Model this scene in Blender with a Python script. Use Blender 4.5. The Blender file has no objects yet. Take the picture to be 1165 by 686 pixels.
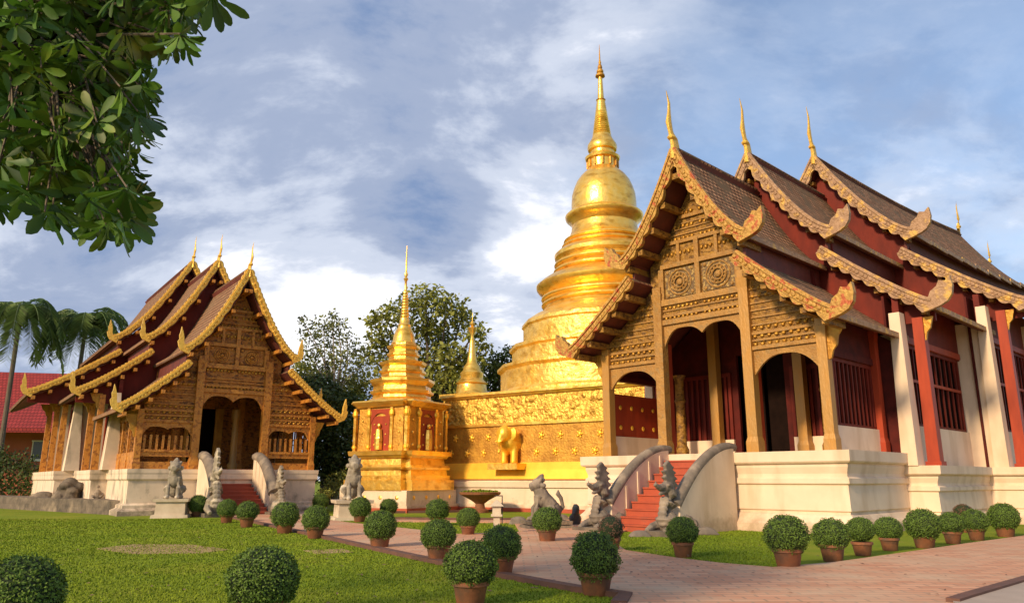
import bpy, bmesh, math, random
from mathutils import Vector, Matrix, noise
R = math.radians
random.seed(7)
scene = bpy.context.scene
C = scene.collection

# ---------------------------------------------------------------- camera
FPX, PITCH, CAMH = 872.0, R(13.1), 1.5
cam_d = bpy.data.cameras.new('camera'); cam = bpy.data.objects.new('camera', cam_d); C.objects.link(cam)
cam.location = (0, 0, CAMH); cam.rotation_euler = (R(90) + PITCH, 0, 0)
cam_d.sensor_width = 36.0; cam_d.lens = FPX / 1165.0 * 36.0; cam_d.clip_end = 5000
scene.camera = cam
scene.render.resolution_x = 1024; scene.render.resolution_y = 602

def ray(px, py):
    u = (px - 582.5) / FPX; v = (343 - py) / FPX
    return Vector((u, math.cos(PITCH) - v * math.sin(PITCH), math.sin(PITCH) + v * math.cos(PITCH)))
def ground_at(px, py, z=0.0):
    d = ray(px, py); return Vector((0, 0, CAMH)) + d * ((z - CAMH) / d.z)
def point_at(px, py, Y):
    d = ray(px, py); return Vector((0, 0, CAMH)) + d * (Y / d.y)

# ---------------------------------------------------------------- sky and sun
SUN = Vector((-0.66, -0.75, 0)).normalized(); SUN_EL = R(27)
sun_dir = Vector((SUN.x * math.cos(SUN_EL), SUN.y * math.cos(SUN_EL), math.sin(SUN_EL)))
world = bpy.data.worlds.new('World'); scene.world = world; world.use_nodes = True
nt = world.node_tree; nt.nodes.clear(); N = nt.nodes.new; LK = nt.links.new
out = N('ShaderNodeOutputWorld')
sky = N('ShaderNodeTexSky'); sky.sky_type = 'NISHITA'; sky.sun_disc = False
sky.sun_elevation = SUN_EL; sky.sun_rotation = math.atan2(sun_dir.x, sun_dir.y); sky.air_density = 1.0; sky.dust_density = 1.0; sky.ozone_density = 2.0
bg1 = N('ShaderNodeBackground'); bg1.inputs[1].default_value = 0.15; LK(sky.outputs[0], bg1.inputs[0])
tc = N('ShaderNodeTexCoord'); sep = N('ShaderNodeSeparateXYZ'); LK(tc.outputs['Generated'], sep.inputs[0])
def wm(op, a, b=None, clamp=False):
    n = N('ShaderNodeMath'); n.operation = op; n.use_clamp = clamp
    for i, v in enumerate((a, b)):
        if v is None: continue
        if isinstance(v, (int, float)): n.inputs[i].default_value = v
        else: LK(v, n.inputs[i])
    return n.outputs[0]
zz = wm('ADD', wm('MAXIMUM', sep.outputs[2], 0.0), 0.42)
cx_ = wm('DIVIDE', sep.outputs[0], zz); cy_ = wm('DIVIDE', sep.outputs[1], zz)
cmb = N('ShaderNodeCombineXYZ'); LK(cx_, cmb.inputs[0]); LK(cy_, cmb.inputs[1])
def wnoise(scale, detail, rough, loc, dist=0.0, stretch=(1, 1, 1)):
    mp = N('ShaderNodeMapping'); mp.inputs['Location'].default_value = loc; mp.inputs['Scale'].default_value = stretch
    LK(cmb.outputs[0], mp.inputs[0])
    n = N('ShaderNodeTexNoise'); n.inputs['Scale'].default_value = scale; n.inputs['Detail'].default_value = detail
    n.inputs['Roughness'].default_value = rough; n.inputs['Distortion'].default_value = dist
    LK(mp.outputs[0], n.inputs[0]); return n.outputs[0]
def lobe(px, py, width):
    d = ray(px, py).normalized()
    vm = N('ShaderNodeVectorMath'); vm.operation = 'DISTANCE'; vm.inputs[1].default_value = d
    nz = N('ShaderNodeVectorMath'); nz.operation = 'NORMALIZE'; LK(tc.outputs['Generated'], nz.inputs[0]); LK(nz.outputs[0], vm.inputs[0])
    mr = N('ShaderNodeMapRange'); mr.interpolation_type = 'SMOOTHSTEP'
    mr.inputs[1].default_value = 0.0; mr.inputs[2].default_value = width; mr.inputs[3].default_value = 1.0; mr.inputs[4].default_value = 0.0
    LK(vm.outputs['Value'], mr.inputs[0]); return mr.outputs[0]
n_big = wnoise(1.5, 10, 0.60, (3.1, 1.7, 0), 0.15, (1, 1.15, 1))
n_fine = wnoise(5.0, 10, 0.62, (7.7, 2.2, 0), 0.2, (1, 1.25, 1))
# cloud cover: thick on the left and low down, thin wisps at upper right
cov = wm('ADD', n_big, wm('MULTIPLY', n_fine, 0.35))
for px, py, w, k in ((250, 150, .55, .30), (120, 330, .5, .2), (560, 60, .45, .16), (330, 330, .35, .28), (610, 300, .32, .22), (480, 400, .3, .15),
                     (520, 255, .17, -.10), (1000, 120, .6, -.10), (1060, 260, .35, .10), (860, 60, .3, -.06), (980, 100, .2, .08)):
    cov = wm('ADD', cov, wm('MULTIPLY', lobe(px, py, w), k))
mrc = N('ShaderNodeMapRange'); mrc.interpolation_type = 'SMOOTHSTEP'
mrc.inputs[1].default_value = 0.50; mrc.inputs[2].default_value = 0.92; mrc.inputs[3].default_value = 0.24; LK(cov, mrc.inputs[0])
# cloud brightness
n_b = wnoise(2.6, 10, 0.60, (11.3, 5.2, 0), 0.25, (1, 1.35, 1))
bri = wm('ADD', wm('MULTIPLY', n_b, 2.5), -0.76)
for px, py, w, k in ((345, 350, .17, .48), (300, 300, .3, .10), (590, 350, .16, .36), (560, 340, .35, .08), (40, 300, .3, .12), (640, 210, .2, .10), (560, 60, .3, -.05), (1050, 150, .6, .06),
                     (230, 170, .34, -.18), (520, 230, .15, -.32), (330, 320, .07, -.30), (50, 360, .2, -.05), (180, 300, .2, .1), (430, 130, .3, -.1)):
    bri = wm('ADD', bri, wm('MULTIPLY', lobe(px, py, w), k))
rmp = N('ShaderNodeValToRGB'); LK(bri, rmp.inputs[0]); rmp.color_ramp.interpolation = 'EASE'
el = rmp.color_ramp.elements
el[0].position = 0.0; el[0].color = (0.165, 0.245, 0.42, 1)
el[1].position = 1.0; el[1].color = (0.93, 0.93, 0.97, 1)
e = el.new(0.36); e.color = (0.30, 0.36, 0.50, 1)
e = el.new(0.68); e.color = (0.52, 0.57, 0.68, 1)
bg2 = N('ShaderNodeBackground'); bg2.inputs[1].default_value = 1.0; LK(rmp.outputs[0], bg2.inputs[0])
mxs = N('ShaderNodeMixShader'); LK(mrc.outputs[0], mxs.inputs[0]); LK(bg1.outputs[0], mxs.inputs[1]); LK(bg2.outputs[0], mxs.inputs[2])
LK(mxs.outputs[0], out.inputs[0])
sd = bpy.data.lights.new('sun', 'SUN'); sd.energy = 3.6; sd.angle = R(6); sd.color = (1.0, 0.76, 0.48)
so = bpy.data.objects.new('sun', sd); C.objects.link(so); so.rotation_euler = sun_dir.to_track_quat('Z', 'Y').to_euler(); so.location = (-30, -30, 40)
vs = scene.view_settings; vs.view_transform = 'Standard'; vs.look = 'None'; vs.gamma = 1.0; vs.use_curve_mapping = False; vs.exposure = 0.36

# ---------------------------------------------------------------- materials
def mat(name, c1, c2=None, scale=3.0, rough=0.8, metal=0.0, bump=0.0, bscale=None, detail=6, dist=0.01, coords='Object', stretch=(1, 1, 1),
        c3=None, c3scale=0.6, c3lo=0.5, c3hi=0.7, spec=0.5, rand=0.0, trans=0.0, c3stretch=None, grime=None, gh=1.0):
    m = bpy.data.materials.new(name); m.use_nodes = True; t = m.node_tree
    b = t.nodes['Principled BSDF']; b.inputs['Roughness'].default_value = rough; b.inputs['Metallic'].default_value = metal
    b.inputs['Specular IOR Level'].default_value = spec
    co = t.nodes.new('ShaderNodeTexCoord'); mp = t.nodes.new('ShaderNodeMapping'); mp.inputs['Scale'].default_value = stretch
    t.links.new(co.outputs[coords], mp.inputs[0])
    nz = t.nodes.new('ShaderNodeTexNoise'); nz.inputs['Scale'].default_value = scale; nz.inputs['Detail'].default_value = detail; nz.inputs['Roughness'].default_value = .6
    t.links.new(mp.outputs[0], nz.inputs[0])
    rp = t.nodes.new('ShaderNodeValToRGB'); rp.color_ramp.elements[0].position = .32; rp.color_ramp.elements[1].position = .68
    c2 = c2 or tuple(x * .75 for x in c1)
    rp.color_ramp.elements[0].color = (*c1, 1); rp.color_ramp.elements[1].color = (*c2, 1)
    t.links.new(nz.outputs[0], rp.inputs[0]); col = rp.outputs[0]
    if c3:
        mp3 = t.nodes.new('ShaderNodeMapping'); mp3.inputs['Scale'].default_value = c3stretch or stretch; mp3.inputs['Location'].default_value = (5.3, 2.1, 8.8)
        t.links.new(co.outputs[coords], mp3.inputs[0])
        n3 = t.nodes.new('ShaderNodeTexNoise'); n3.inputs['Scale'].default_value = c3scale; n3.inputs['Detail'].default_value = 7
        t.links.new(mp3.outputs[0], n3.inputs[0])
        mr = t.nodes.new('ShaderNodeMapRange'); mr.inputs[1].default_value = c3lo; mr.inputs[2].default_value = c3hi; t.links.new(n3.outputs[0], mr.inputs[0])
        mx = t.nodes.new('ShaderNodeMix'); mx.data_type = 'RGBA'; t.links.new(mr.outputs[0], mx.inputs[0]); t.links.new(col, mx.inputs[6]); mx.inputs[7].default_value = (*c3, 1)
        col = mx.outputs[2]
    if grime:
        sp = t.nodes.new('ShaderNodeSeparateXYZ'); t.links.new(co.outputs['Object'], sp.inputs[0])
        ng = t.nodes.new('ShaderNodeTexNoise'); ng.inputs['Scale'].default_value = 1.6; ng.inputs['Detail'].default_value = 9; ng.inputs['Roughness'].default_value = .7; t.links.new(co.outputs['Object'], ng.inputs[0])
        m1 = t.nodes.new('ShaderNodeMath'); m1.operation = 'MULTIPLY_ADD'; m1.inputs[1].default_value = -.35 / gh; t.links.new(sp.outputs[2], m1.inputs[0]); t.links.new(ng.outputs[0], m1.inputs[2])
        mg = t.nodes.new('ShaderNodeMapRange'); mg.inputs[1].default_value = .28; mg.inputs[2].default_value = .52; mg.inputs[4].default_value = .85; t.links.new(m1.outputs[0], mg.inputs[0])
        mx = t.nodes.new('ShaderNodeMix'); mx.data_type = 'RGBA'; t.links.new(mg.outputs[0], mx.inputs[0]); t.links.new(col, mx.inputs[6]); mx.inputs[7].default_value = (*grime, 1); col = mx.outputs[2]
    if rand:
        g = t.nodes.new('ShaderNodeNewGeometry'); mr = t.nodes.new('ShaderNodeMapRange'); mr.inputs[3].default_value = 1 - rand; mr.inputs[4].default_value = 1 + rand
        t.links.new(g.outputs['Random Per Island'], mr.inputs[0])
        mu = t.nodes.new('ShaderNodeVectorMath'); mu.operation = 'SCALE'; t.links.new(col, mu.inputs[0]); t.links.new(mr.outputs[0], mu.inputs['Scale']); col = mu.outputs[0]
    t.links.new(col, b.inputs['Base Color'])
    if bump:
        nb = t.nodes.new('ShaderNodeTexNoise'); nb.inputs['Scale'].default_value = bscale or scale * 4; nb.inputs['Detail'].default_value = 5
        t.links.new(mp.outputs[0], nb.inputs[0])
        bp = t.nodes.new('ShaderNodeBump'); bp.inputs['Strength'].default_value = bump; bp.inputs['Distance'].default_value = dist
        t.links.new(nb.outputs[0], bp.inputs['Height']); t.links.new(bp.outputs[0], b.inputs['Normal'])
    if trans:
        b.inputs['Transmission Weight'].default_value = 0
        tr = t.nodes.new('ShaderNodeBsdfTranslucent'); t.links.new(col, tr.inputs[0]); ms = t.nodes.new('ShaderNodeMixShader'); ms.inputs[0].default_value = trans
        o = t.nodes['Material Output']; t.links.new(b.outputs[0], ms.inputs[1]); t.links.new(tr.outputs[0], ms.inputs[2]); t.links.new(ms.outputs[0], o.inputs[0])
    return m

def brickmat(name, c1, c2, mortar, scale, axes, bw=.5, rh=.25, ms=.02, rough=.85, bump=.5, dist=.02, c3=None, c3s=.7, c3lo=.45, c3hi=.7):
    """brick texture laid on two chosen object axes"""
    m = bpy.data.materials.new(name); m.use_nodes = True; t = m.node_tree
    b = t.nodes['Principled BSDF']; b.inputs['Roughness'].default_value = rough; b.inputs['Specular IOR Level'].default_value = .12
    co = t.nodes.new('ShaderNodeTexCoord'); sp = t.nodes.new('ShaderNodeSeparateXYZ'); t.links.new(co.outputs['Object'], sp.inputs[0])
    cb = t.nodes.new('ShaderNodeCombineXYZ'); t.links.new(sp.outputs[axes[0]], cb.inputs[0]); t.links.new(sp.outputs[axes[1]], cb.inputs[1])
    br = t.nodes.new('ShaderNodeTexBrick'); br.inputs['Scale'].default_value = scale; br.inputs['Brick Width'].default_value = bw; br.inputs['Row Height'].default_value = rh
    br.inputs['Mortar Size'].default_value = ms; br.inputs['Color1'].default_value = (*c1, 1); br.inputs['Color2'].default_value = (*c2, 1); br.inputs['Mortar'].default_value = (*mortar, 1)
    t.links.new(cb.outputs[0], br.inputs[0]); col = br.outputs[0]
    nz = t.nodes.new('ShaderNodeTexNoise'); nz.inputs['Scale'].default_value = c3s; nz.inputs['Detail'].default_value = 9; nz.inputs['Roughness'].default_value = .65; t.links.new(co.outputs['Object'], nz.inputs[0])
    if c3:
        mr = t.nodes.new('ShaderNodeMapRange'); mr.inputs[1].default_value = c3lo; mr.inputs[2].default_value = c3hi; t.links.new(nz.outputs[0], mr.inputs[0])
        mx = t.nodes.new('ShaderNodeMix'); mx.data_type = 'RGBA'; t.links.new(mr.outputs[0], mx.inputs[0]); t.links.new(col, mx.inputs[6]); mx.inputs[7].default_value = (*c3, 1); col = mx.outputs[2]
    t.links.new(col, b.inputs['Base Color'])
    bp = t.nodes.new('ShaderNodeBump'); bp.inputs['Strength'].default_value = bump; bp.inputs['Distance'].default_value = dist; bp.invert = True
    t.links.new(br.outputs['Fac'], bp.inputs['Height']); t.links.new(bp.outputs[0], b.inputs['Normal'])
    return m

M = {}
M['grass'] = mat('grass', (.155, .22, .016), (.205, .255, .020), 1.2, .95, bump=.5, bscale=60, dist=.03, c3=(.27, .27, .03), c3scale=.5, c3lo=.5, c3hi=.75, spec=.1)
M['blade'] = mat('blade', (.13, .195, .012), (.19, .24, .018), .35, .9, rand=.3, spec=.15, coords='Object')
M['soil'] = mat('soil', (.46, .32, .17), (.26, .19, .08), 3, .95, bump=.4, bscale=30, spec=.1)
M['paving'] = brickmat('paving', (.66, .36, .22), (.53, .25, .145), (.38, .235, .155), 1.0, (0, 1), .42, .2, .018, .8, .5, .012, c3=(.54, .39, .26), c3s=.5, c3lo=.45, c3hi=.7)
M['paving2'] = mat('paving2', (.42, .33, .26), (.34, .27, .21), 2, .85, bump=.3, bscale=20)
M['kerb'] = mat('kerb', (.16, .07, .045), (.10, .05, .035), 3, .85, bump=.4)
M['gold'] = mat('gold', (.98, .54, .07), (1.0, .66, .16), 2.6, .30, .74, bump=.35, bscale=5, dist=.06, c3=(.58, .28, .03), c3scale=1.5, c3lo=.52, c3hi=.74, c3stretch=(1, 1, 2.2))
M['gold_carved'] = mat('gold_carved', (.58, .34, .045), (.95, .60, .12), 3.2, .42, .6, bump=1.0, bscale=5.5, dist=.12, c3=(.36, .17, .025), c3scale=2.6, c3lo=.48, c3hi=.72)
M['gold_drum'] = mat('gold_drum', (.85, .50, .07), (1.0, .70, .20), 1.6, .38, .6, bump=.8, bscale=2.6, dist=.14, c3=(.60, .33, .045), c3scale=1.8, c3lo=.5, c3hi=.75)
M['gold_dark'] = mat('gold_dark', (.38, .17, .022), (.62, .33, .045), 2.2, .5, .5, bump=.6, bscale=9, dist=.05)
M['gold_bright'] = mat('gold_bright', (1.0, .60, .06), (.92, .48, .04), 1.5, .40, .5, bump=.25, bscale=8)
M['trim'] = mat('trim', (.92, .58, .10), (.75, .42, .06), 6, .45, .3, bump=.7, bscale=14, dist=.04)          # gilt trim, left temple
M['trim_worn'] = mat('trim_worn', (.44, .27, .155), (.27, .155, .08), 5, .65, .1, bump=1.0, bscale=13, dist=.05, c3=(.62, .38, .09), c3scale=3.2, c3lo=.52, c3hi=.66)
M['trim_red'] = mat('trim_red', (.56, .33, .07), (.34, .17, .035), 6, .55, .25, bump=1.0, bscale=13, dist=.05, c3=(.42, .10, .03), c3scale=4.5, c3lo=.56, c3hi=.62)
M['wood'] = mat('wood', (.22, .10, .016), (.40, .21, .03), 3.5, .55, .15, bump=1.0, bscale=9, dist=.07, stretch=(1, 1, 1.5), c3=(.13, .06, .012), c3scale=5, c3lo=.5, c3hi=.62)
M['wood_light'] = mat('wood_light', (.42, .22, .05), (.29, .135, .024), 2.5, .6, .05, bump=.9, bscale=15, dist=.04, c3=(.30, .17, .05), c3scale=6, c3lo=.52, c3hi=.62)
M['panel_dark'] = mat('panel_dark', (.20, .115, .04), (.12, .07, .03), 9, .6, bump=1.0, bscale=22, dist=.04, c3=(.42, .27, .08), c3scale=9, c3lo=.52, c3hi=.58)
M['wood_pillar'] = mat('wood_pillar', (.46, .22, .035), (.40, .22, .06), 2.0, .5, .15, bump=.6, bscale=12, dist=.03, stretch=(1.5, 1.5, .5), c3=(.40, .22, .06), c3scale=3, c3lo=.52, c3hi=.68)
M['wood_l'] = mat('wood_l', (.36, .12, .018), (.52, .22, .03), 2.5, .55, .1, bump=1.0, bscale=9, dist=.07, stretch=(1, 1, 1.5), c3=(.16, .055, .01), c3scale=5, c3lo=.5, c3hi=.62)
M['wood_l2'] = mat('wood_l2', (.62, .27, .04), (.48, .18, .024), 3, .5, .15, bump=.8, bscale=14, dist=.04, c3=(.32, .11, .016), c3scale=6, c3lo=.52, c3hi=.62)
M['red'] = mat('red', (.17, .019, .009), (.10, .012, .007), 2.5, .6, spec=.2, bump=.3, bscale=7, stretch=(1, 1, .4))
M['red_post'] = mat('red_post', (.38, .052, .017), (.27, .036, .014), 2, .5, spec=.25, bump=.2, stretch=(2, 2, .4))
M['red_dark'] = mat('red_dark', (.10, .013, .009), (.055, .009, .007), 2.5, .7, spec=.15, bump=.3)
M['soffit'] = mat('soffit', (.15, .028, .016), (.09, .018, .012), 3, .7, bump=.3)
M['dark'] = mat('dark', (.016, .009, .007), (.01, .006, .005), 3, .95, spec=.0)  # near-black for openings: interior shade put into the colour
M['tile_r'] = brickmat('tile_r', (.50, .27, .15), (.29, .145, .075), (.07, .035, .02), 1.0, (1, 2), .26, .20, .035, .9, 1.0, .06, c3=(.15, .10, .06), c3s=1.6, c3lo=.46, c3hi=.60)
M['tile_l'] = brickmat('tile_l', (.36, .20, .105), (.27, .14, .075), (.09, .045, .03), 1.0, (1, 2), .28, .24, .035, .9, 1.0, .05, c3=(.20, .13, .08), c3s=.8, c3lo=.45, c3hi=.72)
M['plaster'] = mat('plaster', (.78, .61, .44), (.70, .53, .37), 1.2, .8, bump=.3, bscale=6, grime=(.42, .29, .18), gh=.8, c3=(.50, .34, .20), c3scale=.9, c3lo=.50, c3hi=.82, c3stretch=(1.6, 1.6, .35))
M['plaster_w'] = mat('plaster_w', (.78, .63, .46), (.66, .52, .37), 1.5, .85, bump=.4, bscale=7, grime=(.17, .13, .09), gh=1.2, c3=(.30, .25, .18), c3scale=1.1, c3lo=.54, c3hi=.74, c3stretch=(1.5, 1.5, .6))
M['weathered'] = mat('weathered', (.20, .155, .11), (.075, .06, .045), 2.2, .95, bump=.6, bscale=9, dist=.05, c3=(.30, .23, .155), c3scale=1.3, c3lo=.56, c3hi=.72)
M['stone'] = mat('stone', (.34, .29, .21), (.20, .165, .12), 3.2, .95, bump=.7, bscale=12, dist=.03, c3=(.55, .47, .34), c3scale=2.2, c3lo=.52, c3hi=.62)
M['stone_grey'] = mat('stone_grey', (.24, .19, .145), (.14, .115, .09), 3, .95, bump=.6, bscale=11, dist=.03, c3=(.33, .26, .19), c3scale=2, c3lo=.5, c3hi=.65)
M['stone_light'] = mat('stone_light', (.62, .52, .38), (.48, .38, .26), 2.2, .9, bump=.4, c3=(.26, .21, .15), c3scale=1.6, c3lo=.54, c3hi=.7)
M['stair'] = mat('stair', (.43, .08, .03), (.34, .06, .027), 2, .7, bump=.15, c3=(.26, .07, .04), c3scale=3, c3lo=.6, c3hi=.75)
M['terracotta'] = mat('terracotta', (.30, .11, .045), (.19, .07, .03), 5, .8, bump=.4, bscale=18, dist=.01, c3=(.14, .07, .04), c3scale=4, c3lo=.5, c3hi=.7)
M['leaf_ball'] = mat('leaf_ball', (.085, .15, .016), (.13, .21, .022), 6, .7, rand=.45, trans=.15)
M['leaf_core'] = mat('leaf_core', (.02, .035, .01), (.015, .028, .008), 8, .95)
M['dry_leaf'] = mat('dry_leaf', (.14, .075, .045), (.19, .10, .055), 6, .8, rand=.3)
M['leaf_front'] = mat('leaf_front', (.042, .12, .012), (.085, .165, .016), 1.5, .55, rand=.55, trans=.3, c3=(.13, .16, .014), c3scale=1.8, c3lo=.56, c3hi=.66)
M['leaf_tree'] = mat('leaf_tree', (.20, .22, .035), (.28, .29, .055), .4, .7, rand=.45, trans=.25)
M['leaf_sparse'] = mat('leaf_sparse', (.16, .19, .05), (.22, .24, .08), .5, .7, rand=.4, trans=.25)
M['leaf_dark'] = mat('leaf_dark', (.05, .08, .016), (.085, .12, .022), .5, .7, rand=.5, trans=.15)
M['leaf_palm'] = mat('leaf_palm', (.10, .17, .045), (.15, .21, .06), .5, .6, rand=.4, trans=.2)
M['bark'] = mat('bark', (.16, .12, .085), (.09, .07, .05), 3, .95, bump=.8, bscale=10, dist=.04, stretch=(2, 2, .5))
M['bark_pale'] = mat('bark_pale', (.32, .28, .24), (.22, .19, .16), 3, .95, bump=.4)
M['roof_red'] = brickmat('roof_red', (.36, .05, .045), (.26, .04, .035), (.12, .02, .02), 1.0, (0, 2), .3, .3, .03, .7, .5, .03)
M['wall_orange'] = mat('wall_orange', (.38, .10, .045), (.30, .08, .04), 1, .8)
M['glass'] = mat('glass', (.05, .06, .08), (.03, .04, .05), 1, .25)
M['white'] = mat('white', (.7, .68, .64), (.6, .58, .55), 3, .7)
M['metal_dark'] = mat('metal_dark', (.04, .035, .03), (.03, .03, .03), 3, .6)

# ---------------------------------------------------------------- mesh helpers
class MB:
    def __init__(s): s.v = []; s.f = []
    def add(s, vs, fs):
        o = len(s.v); s.v += [tuple(v) for v in vs]; s.f += [tuple(i + o for i in f) for f in fs]; return s
    def box(s, x0, x1, y0, y1, z0, z1):
        return s.add([(x0, y0, z0), (x1, y0, z0), (x1, y1, z0), (x0, y1, z0), (x0, y0, z1), (x1, y0, z1), (x1, y1, z1), (x0, y1, z1)],
                     [(0, 3, 2, 1), (4, 5, 6, 7), (0, 1, 5, 4), (1, 2, 6, 5), (2, 3, 7, 6), (3, 0, 4, 7)])
    def cbox(s, cx, cy, cz, sx, sy, sz): return s.box(cx - sx / 2, cx + sx / 2, cy - sy / 2, cy + sy / 2, cz - sz / 2, cz + sz / 2)
    def taper(s, cx, cy, z0, z1, hx0, hy0, hx1, hy1):
        return s.add([(cx - hx0, cy - hy0, z0), (cx + hx0, cy - hy0, z0), (cx + hx0, cy + hy0, z0), (cx - hx0, cy + hy0, z0),
                      (cx - hx1, cy - hy1, z1), (cx + hx1, cy - hy1, z1), (cx + hx1, cy + hy1, z1), (cx - hx1, cy + hy1, z1)],
                     [(0, 3, 2, 1), (4, 5, 6, 7), (0, 1, 5, 4), (1, 2, 6, 5), (2, 3, 7, 6), (3, 0, 4, 7)])
    def tube(s, pts, rad, seg=8, sq=(1, 1)):
        pts = [Vector(p) for p in pts]; n = len(pts)
        if not isinstance(rad, (list, tuple)): rad = [rad] * n
        up = Vector((0, 0, 1)); rings = []
        for i, p in enumerate(pts):
            t = (pts[min(i + 1, n - 1)] - pts[max(i - 1, 0)]).normalized()
            a = t.cross(up) if abs(t.z) < .98 else t.cross(Vector((0, 1, 0)))
            a.normalize(); b = a.cross(t).normalized()
            rings.append([p + a * math.cos(2 * math.pi * k / seg) * rad[i] * sq[0] + b * math.sin(2 * math.pi * k / seg) * rad[i] * sq[1] for k in range(seg)])
        vs = [v for r in rings for v in r]; fs = []
        for i in range(n - 1):
            for k in range(seg):
                k2 = (k + 1) % seg; fs.append((i * seg + k, i * seg + k2, (i + 1) * seg + k2, (i + 1) * seg + k))
        fs.append(tuple(reversed(range(seg)))); fs.append(tuple((n - 1) * seg + k for k in range(seg)))
        return s.add(vs, fs)
    def lathe(s, prof, cx=0, cy=0, seg=32, rot=0.0, axis='z'):
        vs = []; fs = []; n = len(prof)
        for (r, z) in prof:
            for k in range(seg):
                a = 2 * math.pi * (k + .5) / seg + rot
                x, y = r * math.cos(a), r * math.sin(a)
                vs.append((cx + x, cy + y, z) if axis == 'z' else (cx + x, cy[0] + z, cy[1] + y))
        for i in range(n - 1):
            for k in range(seg):
                k2 = (k + 1) % seg; fs.append((i * seg + k, i * seg + k2, (i + 1) * seg + k2, (i + 1) * seg + k))
        fs.append(tuple(reversed(range(seg)))); fs.append(tuple((n - 1) * seg + k for k in range(seg)))
        return s.add(vs, fs)
    def prismy(s, poly, y0, y1):
        """polygon in x,z pushed along y"""
        n = len(poly)
        vs = [(x, y0, z) for x, z in poly] + [(x, y1, z) for x, z in poly]
        fs = [tuple(range(n)), tuple(reversed(range(n, 2 * n)))] + [(i, i + n, (i + 1) % n + n, (i + 1) % n) for i in range(n)]
        return s.add(vs, fs)
    def prismx(s, poly, x0, x1):
        n = len(poly)
        vs = [(x0, y, z) for y, z in poly] + [(x1, y, z) for y, z in poly]
        fs = [tuple(range(n)), tuple(reversed(range(n, 2 * n)))] + [(i, i + n, (i + 1) % n + n, (i + 1) % n) for i in range(n)]
        return s.add(vs, fs)
    def prismz(s, poly, z0, z1):
        n = len(poly)
        vs = [(x, y, z0) for x, y in poly] + [(x, y, z1) for x, y in poly]
        fs = [tuple(reversed(range(n))), tuple(range(n, 2 * n))] + [(i, (i + 1) % n, (i + 1) % n + n, i + n) for i in range(n)]
        return s.add(vs, fs)
    def strip(s, A, B, y0, y1):
        """ribbon between two equally long x,z polylines A and B, thickened along y"""
        n = len(A)
        vs = [(x, y0, z) for x, z in A] + [(x, y0, z) for x, z in B] + [(x, y1, z) for x, z in A] + [(x, y1, z) for x, z in B]
        fs = []
        for i in range(n - 1):
            fs += [(i, i + 1, n + i + 1, n + i), (2 * n + i, 3 * n + i, 3 * n + i + 1, 2 * n + i + 1),
                   (i, 2 * n + i, 2 * n + i + 1, i + 1), (n + i, n + i + 1, 3 * n + i + 1, 3 * n + i)]
        fs += [(0, n, 3 * n, 2 * n), (n - 1, 3 * n - 1, 4 * n - 1, 2 * n - 1)]
        return s.add(vs, fs)
    def ball(s, c, r, seg=14, rings=9):
        if not isinstance(r, (tuple, list)): r = (r, r, r)
        vs = [(c[0], c[1], c[2] - r[2])]
        for i in range(1, rings):
            t = math.pi * i / rings
            for k in range(seg):
                a = 2 * math.pi * k / seg
                vs.append((c[0] + r[0] * math.sin(t) * math.cos(a), c[1] + r[1] * math.sin(t) * math.sin(a), c[2] - r[2] * math.cos(t)))
        vs.append((c[0], c[1], c[2] + r[2])); fs = []
        for k in range(seg): fs.append((0, 1 + (k + 1) % seg, 1 + k))
        for i in range(rings - 2):
            for k in range(seg):
                a = 1 + i * seg; fs.append((a + k, a + (k + 1) % seg, a + seg + (k + 1) % seg, a + seg + k))
        L = len(vs) - 1; a = 1 + (rings - 2) * seg
        for k in range(seg): fs.append((a + k, a + (k + 1) % seg, L))
        return s.add(vs, fs)
    def leaf(s, p, d, n, L, W, curve=0.0):
        """pointed leaf blade from p along d with normal n"""
        w = d.cross(n).normalized() * W * .5; q = n * (-curve * L)
        return s.add([p, p + d * L * .45 + w + q * .25, p + d * L + q, p + d * L * .45 - w + q * .25], [(0, 1, 2, 3)])
    def blade(s, p, d, n, L, W, curve=0.15):
        """broad oblong leaf blade, six segments round, folded on its midrib"""
        sd_ = d.cross(n).normalized(); vs = [p]
        prof = ((.25, .38), (.55, .85), (.8, .9), (.95, .5))
        mid = []; lf = []; rt = []
        for t, w in prof:
            c = p + d * L * t - n * curve * L * t * t
            mid.append(c); lf.append(c + sd_ * W * .5 * w + n * W * .10); rt.append(c - sd_ * W * .5 * w + n * W * .10)
        tip = p + d * L - n * curve * L
        vs = [p] + mid + lf + rt + [tip]
        fs = [(0, 1, 5), (0, 9, 1)]
        for i in range(3): fs += [(1 + i, 2 + i, 6 + i, 5 + i), (1 + i, 9 + i, 10 + i, 2 + i)]
        fs += [(4, 13, 8), (4, 12, 13)]
        return s.add(vs, fs)
    def build(s, name, m, parent=None, smooth=False, label=None):
        me = bpy.data.meshes.new(name); me.from_pydata(s.v, [], s.f); me.materials.append(m)
        if smooth: me.polygons.foreach_set('use_smooth', [True] * len(me.polygons))
        me.update(); o = bpy.data.objects.new(name, me); C.objects.link(o)
        if parent: o.parent = parent
        if label: o['label'] = label
        if smooth == 'auto':
            pass
        return o
def fixn(o):
    bm = bmesh.new(); bm.from_mesh(o.data); bmesh.ops.recalc_face_normals(bm, faces=bm.faces); bm.to_mesh(o.data); bm.free(); return o
def autosmooth(o, ang=35):
    me = o.data
    bm = bmesh.new(); bm.from_mesh(me); bmesh.ops.recalc_face_normals(bm, faces=bm.faces)
    for e_ in bm.edges:
        e_.smooth = not (len(e_.link_faces) == 2 and e_.calc_face_angle(0) > R(ang))
    for f_ in bm.faces: f_.smooth = True
    bm.to_mesh(me); bm.free(); return o
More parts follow.
